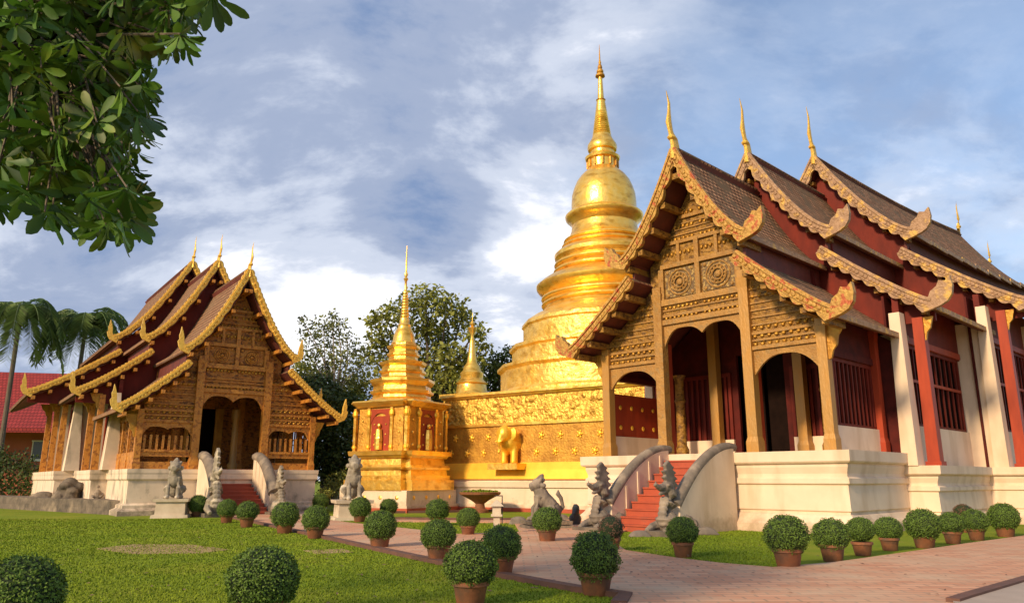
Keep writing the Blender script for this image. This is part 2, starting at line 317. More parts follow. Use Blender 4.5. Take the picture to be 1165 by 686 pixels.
def remesh(o, vox):
    m_ = o.modifiers.new('remesh', 'REMESH'); m_.mode = 'VOXEL'; m_.voxel_size = vox; m_.use_smooth_shade = True
    s_ = o.modifiers.new('smooth', 'SMOOTH'); s_.factor = .4; s_.iterations = 1
    return o
def tag(o, label, cat, group=None):
    o['label'] = label; o['category'] = cat
    if group: o['group'] = group
    return o
def thing(name, label, cat, loc=(0, 0, 0), rotz=0.0, group=None, scale=1.0):
    o = bpy.data.objects.new(name, None); C.objects.link(o); o.location = loc; o.rotation_euler = (0, 0, rotz); o.scale = (scale,) * 3
    o.empty_display_size = .3
    return tag(o, label, cat, group)
def struct(o): o['kind'] = 'structure'; return o
def dup(root, loc, rotz, label, scale=None):
    r = root.copy(); C.objects.link(r); r.location = loc; r.rotation_euler = (0, 0, rotz); r['label'] = label
    if scale: r.scale = scale if isinstance(scale, tuple) else (scale,) * 3
    for ch in list(root.children):
        c = ch.copy(); C.objects.link(c); c.parent = r
        for g in list(ch.children):
            d = g.copy(); C.objects.link(d); d.parent = c
    return r

# ---------------------------------------------------------------- ground
g = MB(); S_ = 1500
g.add([(-S_, -S_, 0), (S_, -S_, 0), (S_, S_, 0), (-S_, S_, 0)], [(0, 1, 2, 3)])
struct(g.build('ground', M['grass']))
def sheet(name, poly, z0, z1, m):
    bm = bmesh.new(); vs = [bm.verts.new((p[0], p[1], z1)) for p in poly]; f = bm.faces.new(vs)
    if f.normal.z < 0: f.normal_flip()
    bm.normal_update()
    r = bmesh.ops.extrude_face_region(bm, geom=[f]); lo = [v for v in r['geom'] if isinstance(v, bmesh.types.BMVert)]
    for v in lo: v.co.z = z0
    bmesh.ops.triangulate(bm, faces=bm.faces); bmesh.ops.recalc_face_normals(bm, faces=bm.faces)
    me = bpy.data.meshes.new(name); bm.to_mesh(me); bm.free(); me.materials.append(m)
    o = bpy.data.objects.new(name, me); C.objects.link(o); return struct(o)
def gp(pts): return [ground_at(*p)[:2] for p in pts]
near_edge = gp([(262, 589), (300, 597), (372, 613), (430, 626), (480, 637), (570, 656), (655, 672), (712, 680)])
far_edge = gp([(1180, 609), (1100, 620), (1020, 632), (950, 642), (880, 648), (820, 643), (770, 637), (712, 628), (700, 620), (708, 606), (735, 600),
               (700, 590), (640, 589), (612, 593), (600, 606), (520, 609), (440, 600), (400, 596), (350, 589), (330, 586), (262, 583)])
path_poly = near_edge + [(1.3, 9.9), (.4, 8.0), (.2, 5.5), (0, -3), (30, -3), (40, 10)] + [(30.0, 27.0)] + far_edge
sheet('path', path_poly, -.2, .05, M['paving'])
far_pad = gp([(350, 588), (372, 580), (372, 576), (345, 572), (250, 572), (250, 584)])
sheet('temple_forecourt', far_pad, -.2, .035, M['paving2'])
# kerb along the near edge of the path and round the lawns
def kerb(pts, w=.12, z=.09, name='kerb'):
    pts = [Vector((p[0], p[1])) for p in pts]; A = []; B = []
    for i, p in enumerate(pts):
        t = (pts[min(i + 1, len(pts) - 1)] - pts[max(i - 1, 0)]).normalized(); nn = Vector((-t.y, t.x))
        A.append(p + nn * w / 2); B.append(p - nn * w / 2)
    return sheet(name, [tuple(a) for a in A] + [tuple(b) for b in reversed(B)], -.15, z, M['kerb'])
kerb(near_edge + [(1.3, 9.9)], .2, .075)
k1 = gp([(1085, 690), (1100, 685), (1165, 665), (1230, 645)])
kerb(k1, .16, .10)
sheet('lower_pavement', [k1[0], k1[1], k1[2], k1[3], (16, 8), (12, 4), (3.6, 5.5)], -.1, .07, M['paving2'])
kerb(gp([(448, 591), (500, 592), (588, 592)]), .3, .10)
kerb(gp([(415, 584), (500, 583), (590, 581)]), .25, .10)
sheet('soil_patch', gp([(108, 624), (150, 619), (215, 619), (262, 625), (230, 629), (150, 630)]), -.1, .006, M['soil'])
sheet('soil_patch', gp([(345, 626), (390, 624), (402, 628), (360, 630)]), -.1, .006, M['soil'])
sheet('far_path', gp([(600, 606), (612, 593), (588, 590), (448, 589), (448, 593.5), (585, 595), (590, 604)]), -.1, .03, M['paving'])

# ---------------------------------------------------------------- temple pieces
def curve(p0, p1, k, n=14):
    """concave slope from the ridge p0 down to the eave p1"""
    return [(p0[0] + (p1[0] - p0[0]) * (i / n), p1[1] + (p0[1] - p1[1]) * (1 - i / n) ** k) for i in range(n + 1)]
def offs(pts, d):
    o = []
    for i, p in enumerate(pts):
        a = Vector(pts[max(i - 1, 0)]); b = Vector(pts[min(i + 1, len(pts) - 1)]); t = (b - a).normalized()
        dd = d(i / (len(pts) - 1)) if callable(d) else d
        o.append((p[0] - t.y * dd, p[1] + t.x * dd))
    return o
def mir(pts): return [(-x, z) for x, z in pts]
def roof_slab(mb, pts, th, y0, y1, lift=lambda t: 0.0, ny=1, base=0.0):
    """curved slab, right side; lift(t) raises it along the ridge"""
    for side in (1, -1):
        lo = offs(pts, -th); n = len(pts)
        vs = []
        for j in range(ny + 1):
            t = j / ny; y = y0 + (y1 - y0) * t; dz = lift(t) + base
            vs += [(side * x, y, z + dz) for x, z in pts] + [(side * x, y, z + dz) for x, z in lo]
        fs = []
        st = 2 * n
        for j in range(ny):
            for i in range(n - 1):
                a = j * st + i; b = (j + 1) * st + i
                fs.append((a, a + 1, b + 1, b)); fs.append((a + n, b + n, b + n + 1, a + n + 1))
            fs.append((j * st, (j + 1) * st, (j + 1) * st + n, j * st + n)); fs.append((j * st + n - 1, j * st + 2 * n - 1, (j + 1) * st + 2 * n - 1, (j + 1) * st + n - 1))
        for i in range(n - 1):
            fs.append((i, n + i, n + i + 1, i + 1)); k = ny * st; fs.append((k + i, k + i + 1, k + n + i + 1, k + n + i))
        mb.add(vs, fs)
HOOK_R = [(-.55, -.16), (-.1, .12), (.05, .45), (.3, .62), (.42, .86), (.66, .80), (.86, 1.0), (.92, .58), (.86, .22), (.66, -.06), (.4, -.2), (.1, -.3), (-.35, -.42)]
HOOK_L = [(-.35, -.12), (0, .06), (.12, .4), (.14, .75), (.22, 1.05), (.34, 1.42), (.38, 1.05), (.44, .85), (.40, .6), (.50, .42), (.42, .1), (.26, -.16), (-.25, -.38)]
def bargeboard(parent, pts, y, side, w, m, nsc, hook, hs, th=.14, teeth=.0, trimm=None):
    fine = []
    n = 64
    for i in range(n + 1):
        t = i / n * (len(pts) - 1); k = min(int(t), len(pts) - 2); f = t - k
        fine.append((pts[k][0] * (1 - f) + pts[k + 1][0] * f, pts[k][1] * (1 - f) + pts[k + 1][1] * f))
    up = offs(fine, lambda t: .13 + teeth * abs(math.sin(t * math.pi * 22)))
    lo = offs(fine, lambda t: -w * (.72 + .38 * abs(math.sin(math.pi * nsc * t))))
    if side < 0: up = mir(up); lo = mir(lo)
    mb = MB(); mb.strip(up, lo, y - th, y)
    # raised rib along the middle
    mid0 = offs(fine, .10); mid1 = offs(fine, .02)
    if side < 0: mid0 = mir(mid0); mid1 = mir(mid1)
    mb.strip(mid0, mid1, y - th - .05, y - th + .01)
    b0 = offs(fine, -w * .55); b1 = offs(fine, -w * .66)
    if side < 0: b0 = mir(b0); b1 = mir(b1)
    mb.strip(b0, b1, y - th - .04, y - th + .01)
    for i in range(nsc * 3):
        t = (i + .5) / (nsc * 3); p = offs(fine, -w * .28)[int(t * n)]
        mb.ball((side * p[0], y - th, p[1]), (.085, .05, .085), 8, 5)
    o = mb.build('bargeboard', m, parent); fixn(o)
    e_ = pts[-1]; h = MB()
    poly = [(side * (e_[0] + x * hs), e_[1] + z * hs) for x, z in hook]
    h.prismy(poly, y - th * 1.15, y + th * .1)
    ho = h.build('eave_hook', m, o); fixn(ho)
    return o
def chofa(parent, y, z, h, m, r=.15, lean=.28):
    mb = MB()
    pts = [(0, y - .02, z - .35), (0, y - .10 * lean, z + .10 * h), (0, y - .75 * lean, z + .30 * h), (0, y - 1.1 * lean, z + .45 * h), (0, y - .9 * lean, z + .62 * h), (0, y - .8 * lean, z + .8 * h), (0, y - 1.3 * lean, z + h)]
    mb.tube(pts, [r * 1.5, r * 1.2, r * .8, r * .95, r * .55, r * .4, r * .08], 8, (.55, 1.1))
    mb.prismx([(y + .1, z - .1), (y - .05, z + .28 * h), (y + .35 * lean + .05, z + .22 * h), (y + .3, z)], -.04, .04)
    mb.ball((0, y - .5 * lean, z + .2 * h), (r * 1.0, r * 1.5, r * .7), 8, 6)
    o = mb.build('finial', m, parent); fixn(o); return autosmooth(o)

def zroof(pts, x):
    x = abs(x)
    for (a, b), (c, d) in zip(pts[:-1], pts[1:]):
        if a <= x <= c: return b + (d - b) * (x - a) / (c - a)
    return pts[-1][1] if x > pts[-1][0] else pts[0][1]
def section(root, y0, y1, prof, mt, mtrim, msoff, hook, hs, bw, nsc, chofa_h, th=.16, lift=lambda t: 0.0, ny=1, gable=True, over=1.0, npur=(5, 5), purl=None, pw=.17, purl_out=.12, bb=.14, gable_m=None, teeth=.0, chr_=.15):
    za, u1, l0, l1 = prof['apex'], prof['u1'], prof['l0'], prof['l1']
    U = curve((0, za), u1, prof.get('ku', 1.3)); L = curve(l0, l1, prof.get('kl', 1.12))
    mb = MB(); roof_slab(mb, U, th, y0, y1, lift, ny); roof_slab(mb, L, th, y0, y1, lift, ny)
    # ridge roll
    mb.tube([(0, y0 + (y1 - y0) * j / 8, za + .04 + lift(j / 8)) for j in range(9)], .11, 6)
    roof = mb.build('roof', mt, root); fixn(roof)
    sf = MB(); roof_slab(sf, offs(U, -th - .012), .05, y0 + .05, y1, lift, ny); roof_slab(sf, offs(L, -th - .012), .05, y0 + .05, y1, lift, ny)
    # upright board between the two tiers
    for s in (1, -1):
        x = l0[0] + .1
        for j in range(ny):
            a = y0 + .3 + (y1 - y0 - .3) * j / ny; b = y0 + .3 + (y1 - y0 - .3) * (j + 1) / ny
            sf.box(s * x - .05, s * x + .05, a, b, l0[1] - .25 + lift((j + .5) / ny), u1[1] + .0 + lift((j + .5) / ny))
        # eave fascia of both tiers
    o = sf.build('soffit', msoff, roof); fixn(o)
    for s in (1, -1):
        for e_ in (u1, l1):
            fa = MB()
            for j in range(ny):
                a = y0 + (y1 - y0) * j / ny; b = y0 + (y1 - y0) * (j + 1) / ny; dz = lift((j + .5) / ny)
                fa.box(s * (e_[0] + .01) - .03, s * (e_[0] + .01) + .03, a, b, e_[1] - th - .03 + dz, e_[1] - .02 + dz)
            fa.build('fascia', M['tile_l'] if mtrim is M['trim'] else M['trim_worn'], roof)
    # purlin ends
    for pts, n in ((U, npur[0]), (L, npur[1])):
        q = offs(pts, -th - .16)
        for i in range(n):
            t = (i + .75) / n * (len(q) - 1); k = min(int(t), len(q) - 2); f = t - k
            x = q[k][0] * (1 - f) + q[k + 1][0] * f; z = q[k][1] * (1 - f) + q[k + 1][1] * f
            for s in (1, -1):
                if purl: pu = MB(); pu.cbox(s * x, (y0 - bb - purl_out + y0 + over) / 2, z - .04, pw, over + bb + purl_out, pw * 1.1); fixn(pu.build('purlin', purl, roof))
    for s in (1, -1):
        bargeboard(roof, U, y0, s, bw, mtrim, nsc, hook, hs, bb, teeth)
        bargeboard(roof, L, y0, s, bw, mtrim, nsc, hook, hs, bb, teeth)
    chofa(roof, y0, za, chofa_h, mtrim if chofa_h < 1.7 else M['trim'], chr_)
    if gable:
        Ui = offs(U, -th - .08); Li = offs(L, -th - .08)
        gz_ = y0 + .55
        gb = MB(); xe = Li[-1][0]; n = 70; xs = [-xe + 2 * xe * q / n for q in range(n + 1)]
        gb.strip([(x, zroof(Ui, x) if abs(x) < Li[0][0] + .3 else zroof(Li, x)) for x in xs], [(x, l1[1] - .5) for x in xs], gz_, gz_ + .12)
        fixn(gb.build('gable_board', gable_m or M['red'], roof))
    return roof, U, L

def arch_panel(mb, x0, x1, ztop, zedge, zmid, y, th=.1, lobes=1, dip=.0, top=None):
    """panel between x0..x1 whose bottom edge is a cusped arch"""
    n = 28; B = []; A = []
    for i in range(n + 1):
        t = i / n; x = x0 + (x1 - x0) * t
        if lobes == 1: z = zedge + (zmid - zedge) * (1 - abs(2 * t - 1) ** 2.6)
        else:
            tt = (t * 2) % 1 if t < 1 else 1; base = zedge if (t < .02 or t > .98) else zedge
            edge_lo = zedge; c = zmid - dip
            s_ = 1 - abs(2 * tt - 1) ** 3
            lo = edge_lo if ((t < .25) or (t > .75)) else c
            z = lo + (zmid - lo) * s_
        B.append((x, z)); A.append((x, top(x) if top else ztop))
    mb.strip(A, B, y - th / 2, y + th / 2)
def plinth_block(mb, x0, x1, y0, y1, H, batt=.0, step=((0, .05), (.10, .05), (.16, -.08), (.22, -.16), (.235, -.22), (.26, -.22), (.275, -.17), (.58, -.20), (.60, -.13), (.66, -.13), (.68, -.20), (.72, -.20), (.80, -.14), (.84, -.14), (.85, -.05), (.87, -.01), (1.0, 0))):
    """moulded plinth: each band of the profile set in by its offset"""
    for (a, oa), (b, ob) in zip(step[:-1], step[1:]):
        z0, z1 = a * H, b * H
        vs = []
        for z, o in ((z0, oa), (z1, ob)):
            vs += [(x0 - o, y0 - o, z), (x1 + o, y0 - o, z), (x1 + o, y1, z), (x0 - o, y1, z)]
        mb.add(vs, [(0, 1, 5, 4), (1, 2, 6, 5), (2, 3, 7, 6), (3, 0, 4, 7)])
    o = step[-1][1]
    mb.add([(x0 - o, y0 - o, H), (x1 + o, y0 - o, H), (x1 + o, y1, H), (x0 - o, y1, H)], [(0, 1, 2, 3)])
def stairs(mb, w, y_top, y_bot, H, n):
    for i in range(n):
        z1 = H * (i + 1) / (n + 1); a = y_bot + (y_top - y_bot) * i / n
        mb.box(-w, w, a, y_top + .05, H * i / (n + 1), z1)
        mb.box(-w - .003, w + .003, a - .035, a + .05, z1 - .045, z1 + .004)
def balustrade(root, s, x, yt, yb, zt, zb, m_wall, m_back, name='balustrade', r=.2):
    n = 18; pts = []
    for i in range(n + 1):
        t = i / n
        pts.append((yt + (yb - yt) * t, zb + (zt - zb) * (1 - t ** 1.9) if t < 1 else zb))
    mb = MB(); poly = [(y, z) for y, z in pts] + [(yb, 0), (yt, 0)]
    mb.prismx(poly, s * x - .16, s * x + .16)
    # sunken uprights on both faces
    for i in range(4):
        yy = yt + (yb - yt) * (.16 + i * .2); zz_ = zb + (zt - zb) * (1 - (.16 + i * .2) ** 1.9)
        for q in (-s,): mb.box(s * x + q * .17 - .02, s * x + q * .17 + .02, yy - .05, yy + .05, .3, zz_ - .12)
    o = mb.build(name, m_wall, root); fixn(o)
    bk = MB(); bk.tube([(s * x, y, z + .05) for y, z in [(yt + .3, zt)] + pts], [r * .8] + [r * (1 + .25 * i / n) for i in range(n + 1)], 10)
    b = bk.build('naga_back', m_back, o); autosmooth(fixn(b), 60)
    return o
def naga_head(root, x, y, zb, h, m, tilt=0.0):
    """rearing serpent: thick neck, open jaws and a flame crest"""
    mb = MB()
    P = lambda dy, z: (x, y + dy, zb + z)
    w = min(h, 2.2) / 2
    mb.tube([P(.62 * w, .16 * h), P(.3 * w, .05 * h), P(-.1 * w, .07 * h), P(-.3 * w, .20 * h), P(-.2 * w, .38 * h), P(-.05 * w, .50 * h), P(-.12 * w, .60 * h)],
            [.26 * w, .30 * w, .34 * w, .33 * w, .27 * w, .20 * w, .17 * w], 12)
    for k in range(6):      # belly plates
        mb.ball(P((-.52 + .045 * abs(k - 1.2)) * w, (.12 + .065 * k) * h), (.17 * w, .10 * w, .05 * h), 8, 6)
    mb.ball(P(-.2 * w, .62 * h), (.16 * w, .26 * w, .055 * h + .05), 10, 7)
    mb.tube([P(-.3 * w, .62 * h), P(-.58 * w, .61 * h), P(-.78 * w, .66 * h), P(-.74 * w, .71 * h)], [.12 * w, .09 * w, .06 * w, .02], 8)
    mb.tube([P(-.28 * w, .57 * h), P(-.5 * w, .53 * h), P(-.6 * w, .52 * h)], [.09 * w, .06 * w, .03], 8)
    # tall serrated leaf-shaped crest
    prof_ = [(-.12, .60), (-.30, .68), (-.20, .70), (-.34, .76), (-.22, .78), (-.34, .85), (-.2, .86), (-.26, .93), (-.10, 1.0), (.02, .93), (.12, .90), (.04, .87), (.2, .82), (.08, .79), (.24, .73), (.1, .71), (.26, .64), (.12, .60), (.2, .52), (.05, .48)]
    mb.prismx([(y + a * w * 1.25, zb + b_ * h) for a, b_ in prof_], x - .06 * w, x + .06 * w)
    for q in (-1, 1):
        mb.ball((x + q * .14 * w, y - .3 * w, zb + .645 * h), (.05 * w, .07 * w, .05 * w), 8, 6)
        mb.tube([(x + q * .2 * w, y - .2 * w, zb + .12 * h), (x + q * .34 * w, y - .5 * w, zb + .07 * h), (x + q * .3 * w, y - .85 * w, zb + .03)], [.15 * w, .12 * w, .08 * w], 7)
    # coiled tail end lying behind the neck
    n = 22; mb.tube([(x + .30 * w * math.cos(a_ * .6) * (1 - a_ / 30), y + .55 * w + .30 * w * math.sin(a_ * .6) * (1 - a_ / 30), zb + .18 * w + .012 * a_) for a_ in range(n)], [.15 * w * (1 - a_ / 40) for a_ in range(n)], 8)
    o = mb.build('naga_head', m, root); fixn(o); return remesh(o, .02)

def window_grille(root, x, y0, y1, z0, z1, m, mdark, s=1, nbar=9):
    """barred window in a side wall (plane x = const)"""
    mb = MB()
    mb.box(x - .05, x + .05, y0, y1, z0, z0 + .09); mb.box(x - .052, x + .052, y0, y1, z1 - .12, z1)
    mb.box(x - .055, x + .055, y0, y0 + .12, z0 + .003, z1 - .003); mb.box(x - .055, x + .055, y1 - .12, y1, z0 + .003, z1 - .003)
    for i in range(nbar):
        yy = y0 + .12 + (y1 - y0 - .24) * (i + .5) / nbar
        mb.box(x - .03, x + .03, yy - .045, yy + .045, z0 + .08, z1 - .1)
    w = mb.build('window', m, root)
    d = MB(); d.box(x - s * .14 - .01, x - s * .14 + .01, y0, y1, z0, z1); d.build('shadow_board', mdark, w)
    return w

# ================================================================ RIGHT TEMPLE
AZR = 46.0
OR = (6.01, 25.55, 0)
tr = thing('temple', 'large temple hall on a high cream plinth with stepped brown roofs, right of the stupas', 'temple', OR, R(-AZR))
H1, H2 = 2.34, 1.95
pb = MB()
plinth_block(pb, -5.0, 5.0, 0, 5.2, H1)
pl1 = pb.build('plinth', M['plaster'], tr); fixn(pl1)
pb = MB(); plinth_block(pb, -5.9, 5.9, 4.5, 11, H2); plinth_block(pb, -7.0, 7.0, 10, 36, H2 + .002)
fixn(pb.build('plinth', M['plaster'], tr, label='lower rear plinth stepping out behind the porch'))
SR = [dict(apex=12.9, u1=(2.55, 9.25), l0=(2.13, 8.62), l1=(5.1, 6.28), ku=1.45, kl=1.15),
      dict(apex=14.35, u1=(3.1, 10.45), l0=(2.6, 9.8), l1=(6.1, 7.2), ku=1.45, kl=1.15),
      dict(apex=16.15, u1=(3.85, 11.65), l0=(3.3, 10.95), l1=(7.5, 8.05), ku=1.4, kl=1.15)]
r1, U1, L1 = section(tr, -.3, 5.4, SR[0], M['tile_r'], M['trim_red'], M['soffit'], HOOK_R, .72, .29, 8, 2.2, gable=False, over=1.2, npur=(5, 5), purl=M['wood'], pw=.19, purl_out=-.15, bb=.16)
r2, U2, L2 = section(tr, 5.0, 12.0, SR[1], M['tile_r'], M['trim_worn'], M['soffit'], HOOK_R, .78, .30, 9, 2.4, over=.5, npur=(5, 5), purl=M['wood'], pw=.16, purl_out=-.3)
r3, U3, L3 = section(tr, 11.3, 32.5, SR[2], M['tile_r'], M['trim_worn'], M['soffit'], HOOK_R, .85, .32, 10, 2.5, over=.5, npur=(5, 5), purl=M['wood'], pw=.16, purl_out=-.3,
                     lift=lambda t: 1.15 * t - .25 * math.sin(math.pi * t), ny=10)
# two lower roofs at the far end with their finials
rb = MB(); roof_slab(rb, curve((0, 16.2), (3.3, 12.6), 1.4), .16, 32, 39, lambda t: -.0); roof_slab(rb, curve((0, 15.4), (2.9, 12.2), 1.4), .16, 38.5, 44)
ro = rb.build('roof', M['tile_r'], tr, label='lower roof tiers at the far end'); fixn(ro)
chofa(ro, 32.6, 17.35, 2.3, M['trim'], .15, -.28); chofa(ro, 39, 16.3, 2.0, M['trim'], .14, -.28)

# porch pillars
def pillar(root, x, y, z0, z1, w, m, d=None):
    d = d or w; mb = MB()
    mb.box(x - w / 2, x + w / 2, y - d / 2, y + d / 2, z0, z1)
    mb.box(x - w * .62, x + w * .62, y - d * .62, y + d * .62, z0, z0 + .35)
    mb.taper(x, y, z0 + .35, z0 + .5, w * .62, d * .62, w * .5, d * .5)
    mb.taper(x, y, z1 - .6, z1 - .25, w * .502, d * .502, w * .62, d * .62)
    return mb.build('pillar', m, root)
pillar(tr, 1.72, .8, H1, 8.35, .34, M['wood_pillar']); pillar(tr, -1.72, .8, H1, 8.35, .34, M['wood_light'])
pillar(tr, 4.2, .8, H1, 6.35, .30, M['wood_pillar']); pillar(tr, -4.2, .8, H1, 6.35, .32, M['wood_pillar'])
for s in (1, -1):
    pillar(tr, s * 1.72, 4.3, H1, 8.3, .34, M['wood_pillar'])
    # slim red jamb behind each inner pillar
    jm = MB(); jm.box(s * 1.72 - .1, s * 1.72 + .1, 1.05, 1.3, H1, 6.3); jm.build('jamb', M['red_post'], tr)
# carved brackets
def bracket(root, x, y, z, s, m, w=.55, h=1.15, axis='x'):
    mb = MB(); poly = [(0, 0), (0, h), (w, h), (w * .78, h * .72), (w * .62, h * .62), (w * .5, h * .36), (w * .28, h * .24), (w * .14, h * .02)]
    mb.prismy([(x + s * a, z + b) for a, b in poly], y - .05, y + .05)
    return fixn(mb.build('bracket', m, root))
bracket(tr, 4.35, .8, 5.05, 1, M['gold_dark']); bracket(tr, -4.35, .8, 5.05, -1, M['gold_dark'])
# pediment over the middle bay
U1i = offs(U1, -.28); L1i = offs(L1, -.28)
def pediment(root, Ui, Li, y, wc, xo, zs, mw, mlight, mdk):
    """carved boards between the pillars and up to the roof"""
    ped = MB(); poly = []
    wf = Li[0][0] + .12
    xs = [(-wf + 2 * wf * i / 60) for i in range(61)]
    A = [(x, min(zroof(Ui, x), 99)) for x in xs]; B = [(x, zs['beam'] if abs(x) < wc + .2 else zs['cap'] - .5) for x in xs]
    ped.strip(A, B, y, y + .1)
    p = ped.build('pediment', mw, root); fixn(p)
    fr = MB()
    fr.box(-wc, wc, y - .12, y + .01, zs['beam'] - .02, zs['beam'] + .16)
    fr.box(-wc, wc, y - .08, y + .02, zs['beam'] + .26, zs['beam'] + .36)
    fr.box(-wc, wc, y - .14, y + .02, zs['m0'] - .22, zs['m0'])
    fr.box(-wc, wc, y - .12, y + .02, zs['m1'], zs['m1'] + .16)
    fr.box(-.09, .09, y - .13, y + .02, zs['m0'], zs['m1'] + .9)
    for s in (1, -1): fr.box(s * wc - s * .0 - .11, s * wc + .11 - s * .0, y - .11, y + .02, zs['m0'], zs['m1'])
    fr.box(-wc * .78, wc * .78, y - .10, y + .02, zs['m1'] + .85, zs['m1'] + .98)
    for s in (1, -1):
        fr.box(s * wc * .5 - .06, s * wc * .5 + .06, y - .09, y + .02, zs['m1'] + .16, zs['m1'] + .85)
    fr.box(-wc * .42, wc * .42, y - .09, y + .02, zs['m1'] + 1.75, zs['m1'] + 1.87)
    for k in range(3):
        fr.box(-wc * (.7 - .12 * k), wc * (.7 - .12 * k), y - .05, y + .02, zs['m1'] + 1.15 + .2 * k, zs['m1'] + 1.2 + .2 * k)
    for z in (zs['beam'] + .48, zs['beam'] + .62): fr.box(-wc, wc, y - .05, y + .02, z, z + .05)
    fr.build('moulding', mlight, p)
    bo_ = MB(); random.seed(12)
    for k, z in enumerate((zs['beam'] + .22, zs['m0'] - .32, zs['m1'] + .5, zs['m1'] + 1.0, zs['m1'] + 1.45, zs['m1'] + 1.95)):
        for i in range(17):
            x = -wc * .92 + 2 * wc * .92 * i / 16
            if z + .12 > zroof(Ui, x) or (.09 > abs(x)): continue
            bo_.ball((x, y - .03, z + .03 * (i % 2)), (.06, .05, .075), 7, 5)
            bo_.tube([(x, y - .03, z), (x + .06, y - .05, z + .09), (x + .09, y - .02, z + .04)], [.03, .022, .01], 5)
    autosmooth(fixn(bo_.build('carved_bosses', M['gold_dark'], p)), 60)
    for s in (1, -1):
        cx = s * wc * .5; cz = (zs['m0'] + zs['m1']) / 2; rr = (zs['m1'] - zs['m0']) * .40
        md = MB(); md.box(cx - wc * .40, cx + wc * .40, y - .035, y + .01, zs['m0'] + .06, zs['m1'] - .06)
        d = md.build('panel', M['panel_dark'] if mdk is M['gold_dark'] else mdk, p)
        rz = MB()
        vs = []; 
        for rad, dep, tw in ((rr, .05, .06), (rr * .72, .07, .05), (rr * .45, .09, .06)):
            n = 28
            rz.tube([(cx + rad * math.cos(2 * math.pi * k / n), y - dep, cz + rad * math.sin(2 * math.pi * k / n)) for k in range(n + 1)], tw * .5, 6)
        rz.ball((cx, y - .06, cz), (rr * .28, .08, rr * .28), 10, 6)
        for k in range(12):
            a = 2 * math.pi * k / 12; rz.ball((cx + rr * .58 * math.cos(a), y - .05, cz + rr * .58 * math.sin(a)), (.05, .04, .05), 6, 4)
        for qx in (-1, 1):
            for qz in (-1, 1): rz.ball((cx + qx * wc * .33, y - .05, cz + qz * rr * .92), (.07, .04, .07), 6, 4)
        fixn(rz.build('medallion', mlight, d))
    ar = MB(); arch_panel(ar, -wc, wc, zs['beam'] + .0, zs['ae'], zs['am'], y + .02, .1, zs.get('lobes', 2), zs.get('dip', .25))
    fixn(ar.build('arch', mlight, root))
    for s in (1, -1):
        sp = MB(); x0, x1 = s * (wc + .3), s * (xo - .12)
        n = 16; xs = [x0 + (x1 - x0) * i / n for i in range(n + 1)]
        A = [(x, zroof(Li, x) if abs(x) >= Li[0][0] else zroof(Li, Li[0][0]) + .3) for x in xs]
        A = [(x, min(z, zs['cap'])) for x, z in A]
        B = [(x, zs['sb']) for x in xs]
        sp.strip(A, B, y, y + .1)
        q = sp.build('side_panel', mw, root); fixn(q)
        sm = MB(); a, b = min(x0, x1), max(x0, x1)
        for z, d, h in ((zs['sb'], .11, .12), (zs['sb'] + .28, .06, .06), (zs['sb'] + .5, .08, .09), (zs['sb'] + .8, .05, .05)):
            sm.box(a, b, y - d, y + .02, z, z + h)
        z = zs['sb'] + 1.05; m_ = (a + b) / 2
        xin = a if s > 0 else b
        for k in range(5):
            z = zs['sb'] + 1.05 + k * .24
            # board length limited by the roof slope
            xe = xin
            for i in range(40):
                xx = xin + s * (abs(b - a)) * i / 39
                zr = zroof(Li, xx) if abs(xx) >= Li[0][0] else 99
                if min(zr, zs['cap']) > z + .1: xe = xx
            if abs(xe - xin) > .3: sm.box(min(xin, xe), max(xin, xe), y - .05, y + .02, z, z + .05)
        sm.build('moulding', mlight, q)
        cb_ = MB()
        for k in range(5):
            for i in range(9):
                xx = a + (b - a) * (i + .5) / 9; z = zs['sb'] + .18 + k * .27 + (.8 if k > 2 else 0)
                zr = zroof(Li, xx) if abs(xx) >= Li[0][0] else 99
                if min(zr, zs['cap']) < z + .15: continue
                cb_.ball((xx, y - .03, z), (.07, .05, .06), 7, 5); cb_.tube([(xx, y - .03, z), (xx + .07, y - .05, z + .07), (xx + .1, y - .02, z + .02)], [.03, .022, .01], 5)
        autosmooth(fixn(cb_.build('carved_bosses', M['gold_dark'], q)), 60)
        sa = MB(); arch_panel(sa, a, b, zs['sb'], zs['se'], zs['sm'], y + .02, .1, zs.get('slobes', 1), .12)
        fixn(sa.build('arch', mlight, root))
    return p
pediment(tr, U1i, L1i, .82, 1.55, 4.2, dict(beam=6.95, m0=7.85, m1=9.0, ae=6.15, am=6.78, dip=.3, cap=8.6, sb=5.62, se=4.75, sm=5.42), M['wood'], M['wood_light'], M['gold_dark'])
def roof_top(U, L, x, d):
    Uo, Lo = offs(U, -d), offs(L, -d); x = abs(x)
    return zroof(Uo, x) if x < L[0][0] + .25 else zroof(Lo, x)
def front_wall(root, U, L, xa, xb, y, z0, m, d=.35, name='hall_front_wall', th=.15):
    n = 40; xs = [xa + (xb - xa) * i / n for i in range(n + 1)]; mb = MB()
    mb.strip([(x, max(z0 + .05, roof_top(U, L, x, d))) for x in xs], [(x, z0) for x in xs], y, y + th)
    return fixn(mb.build(name, m, root))
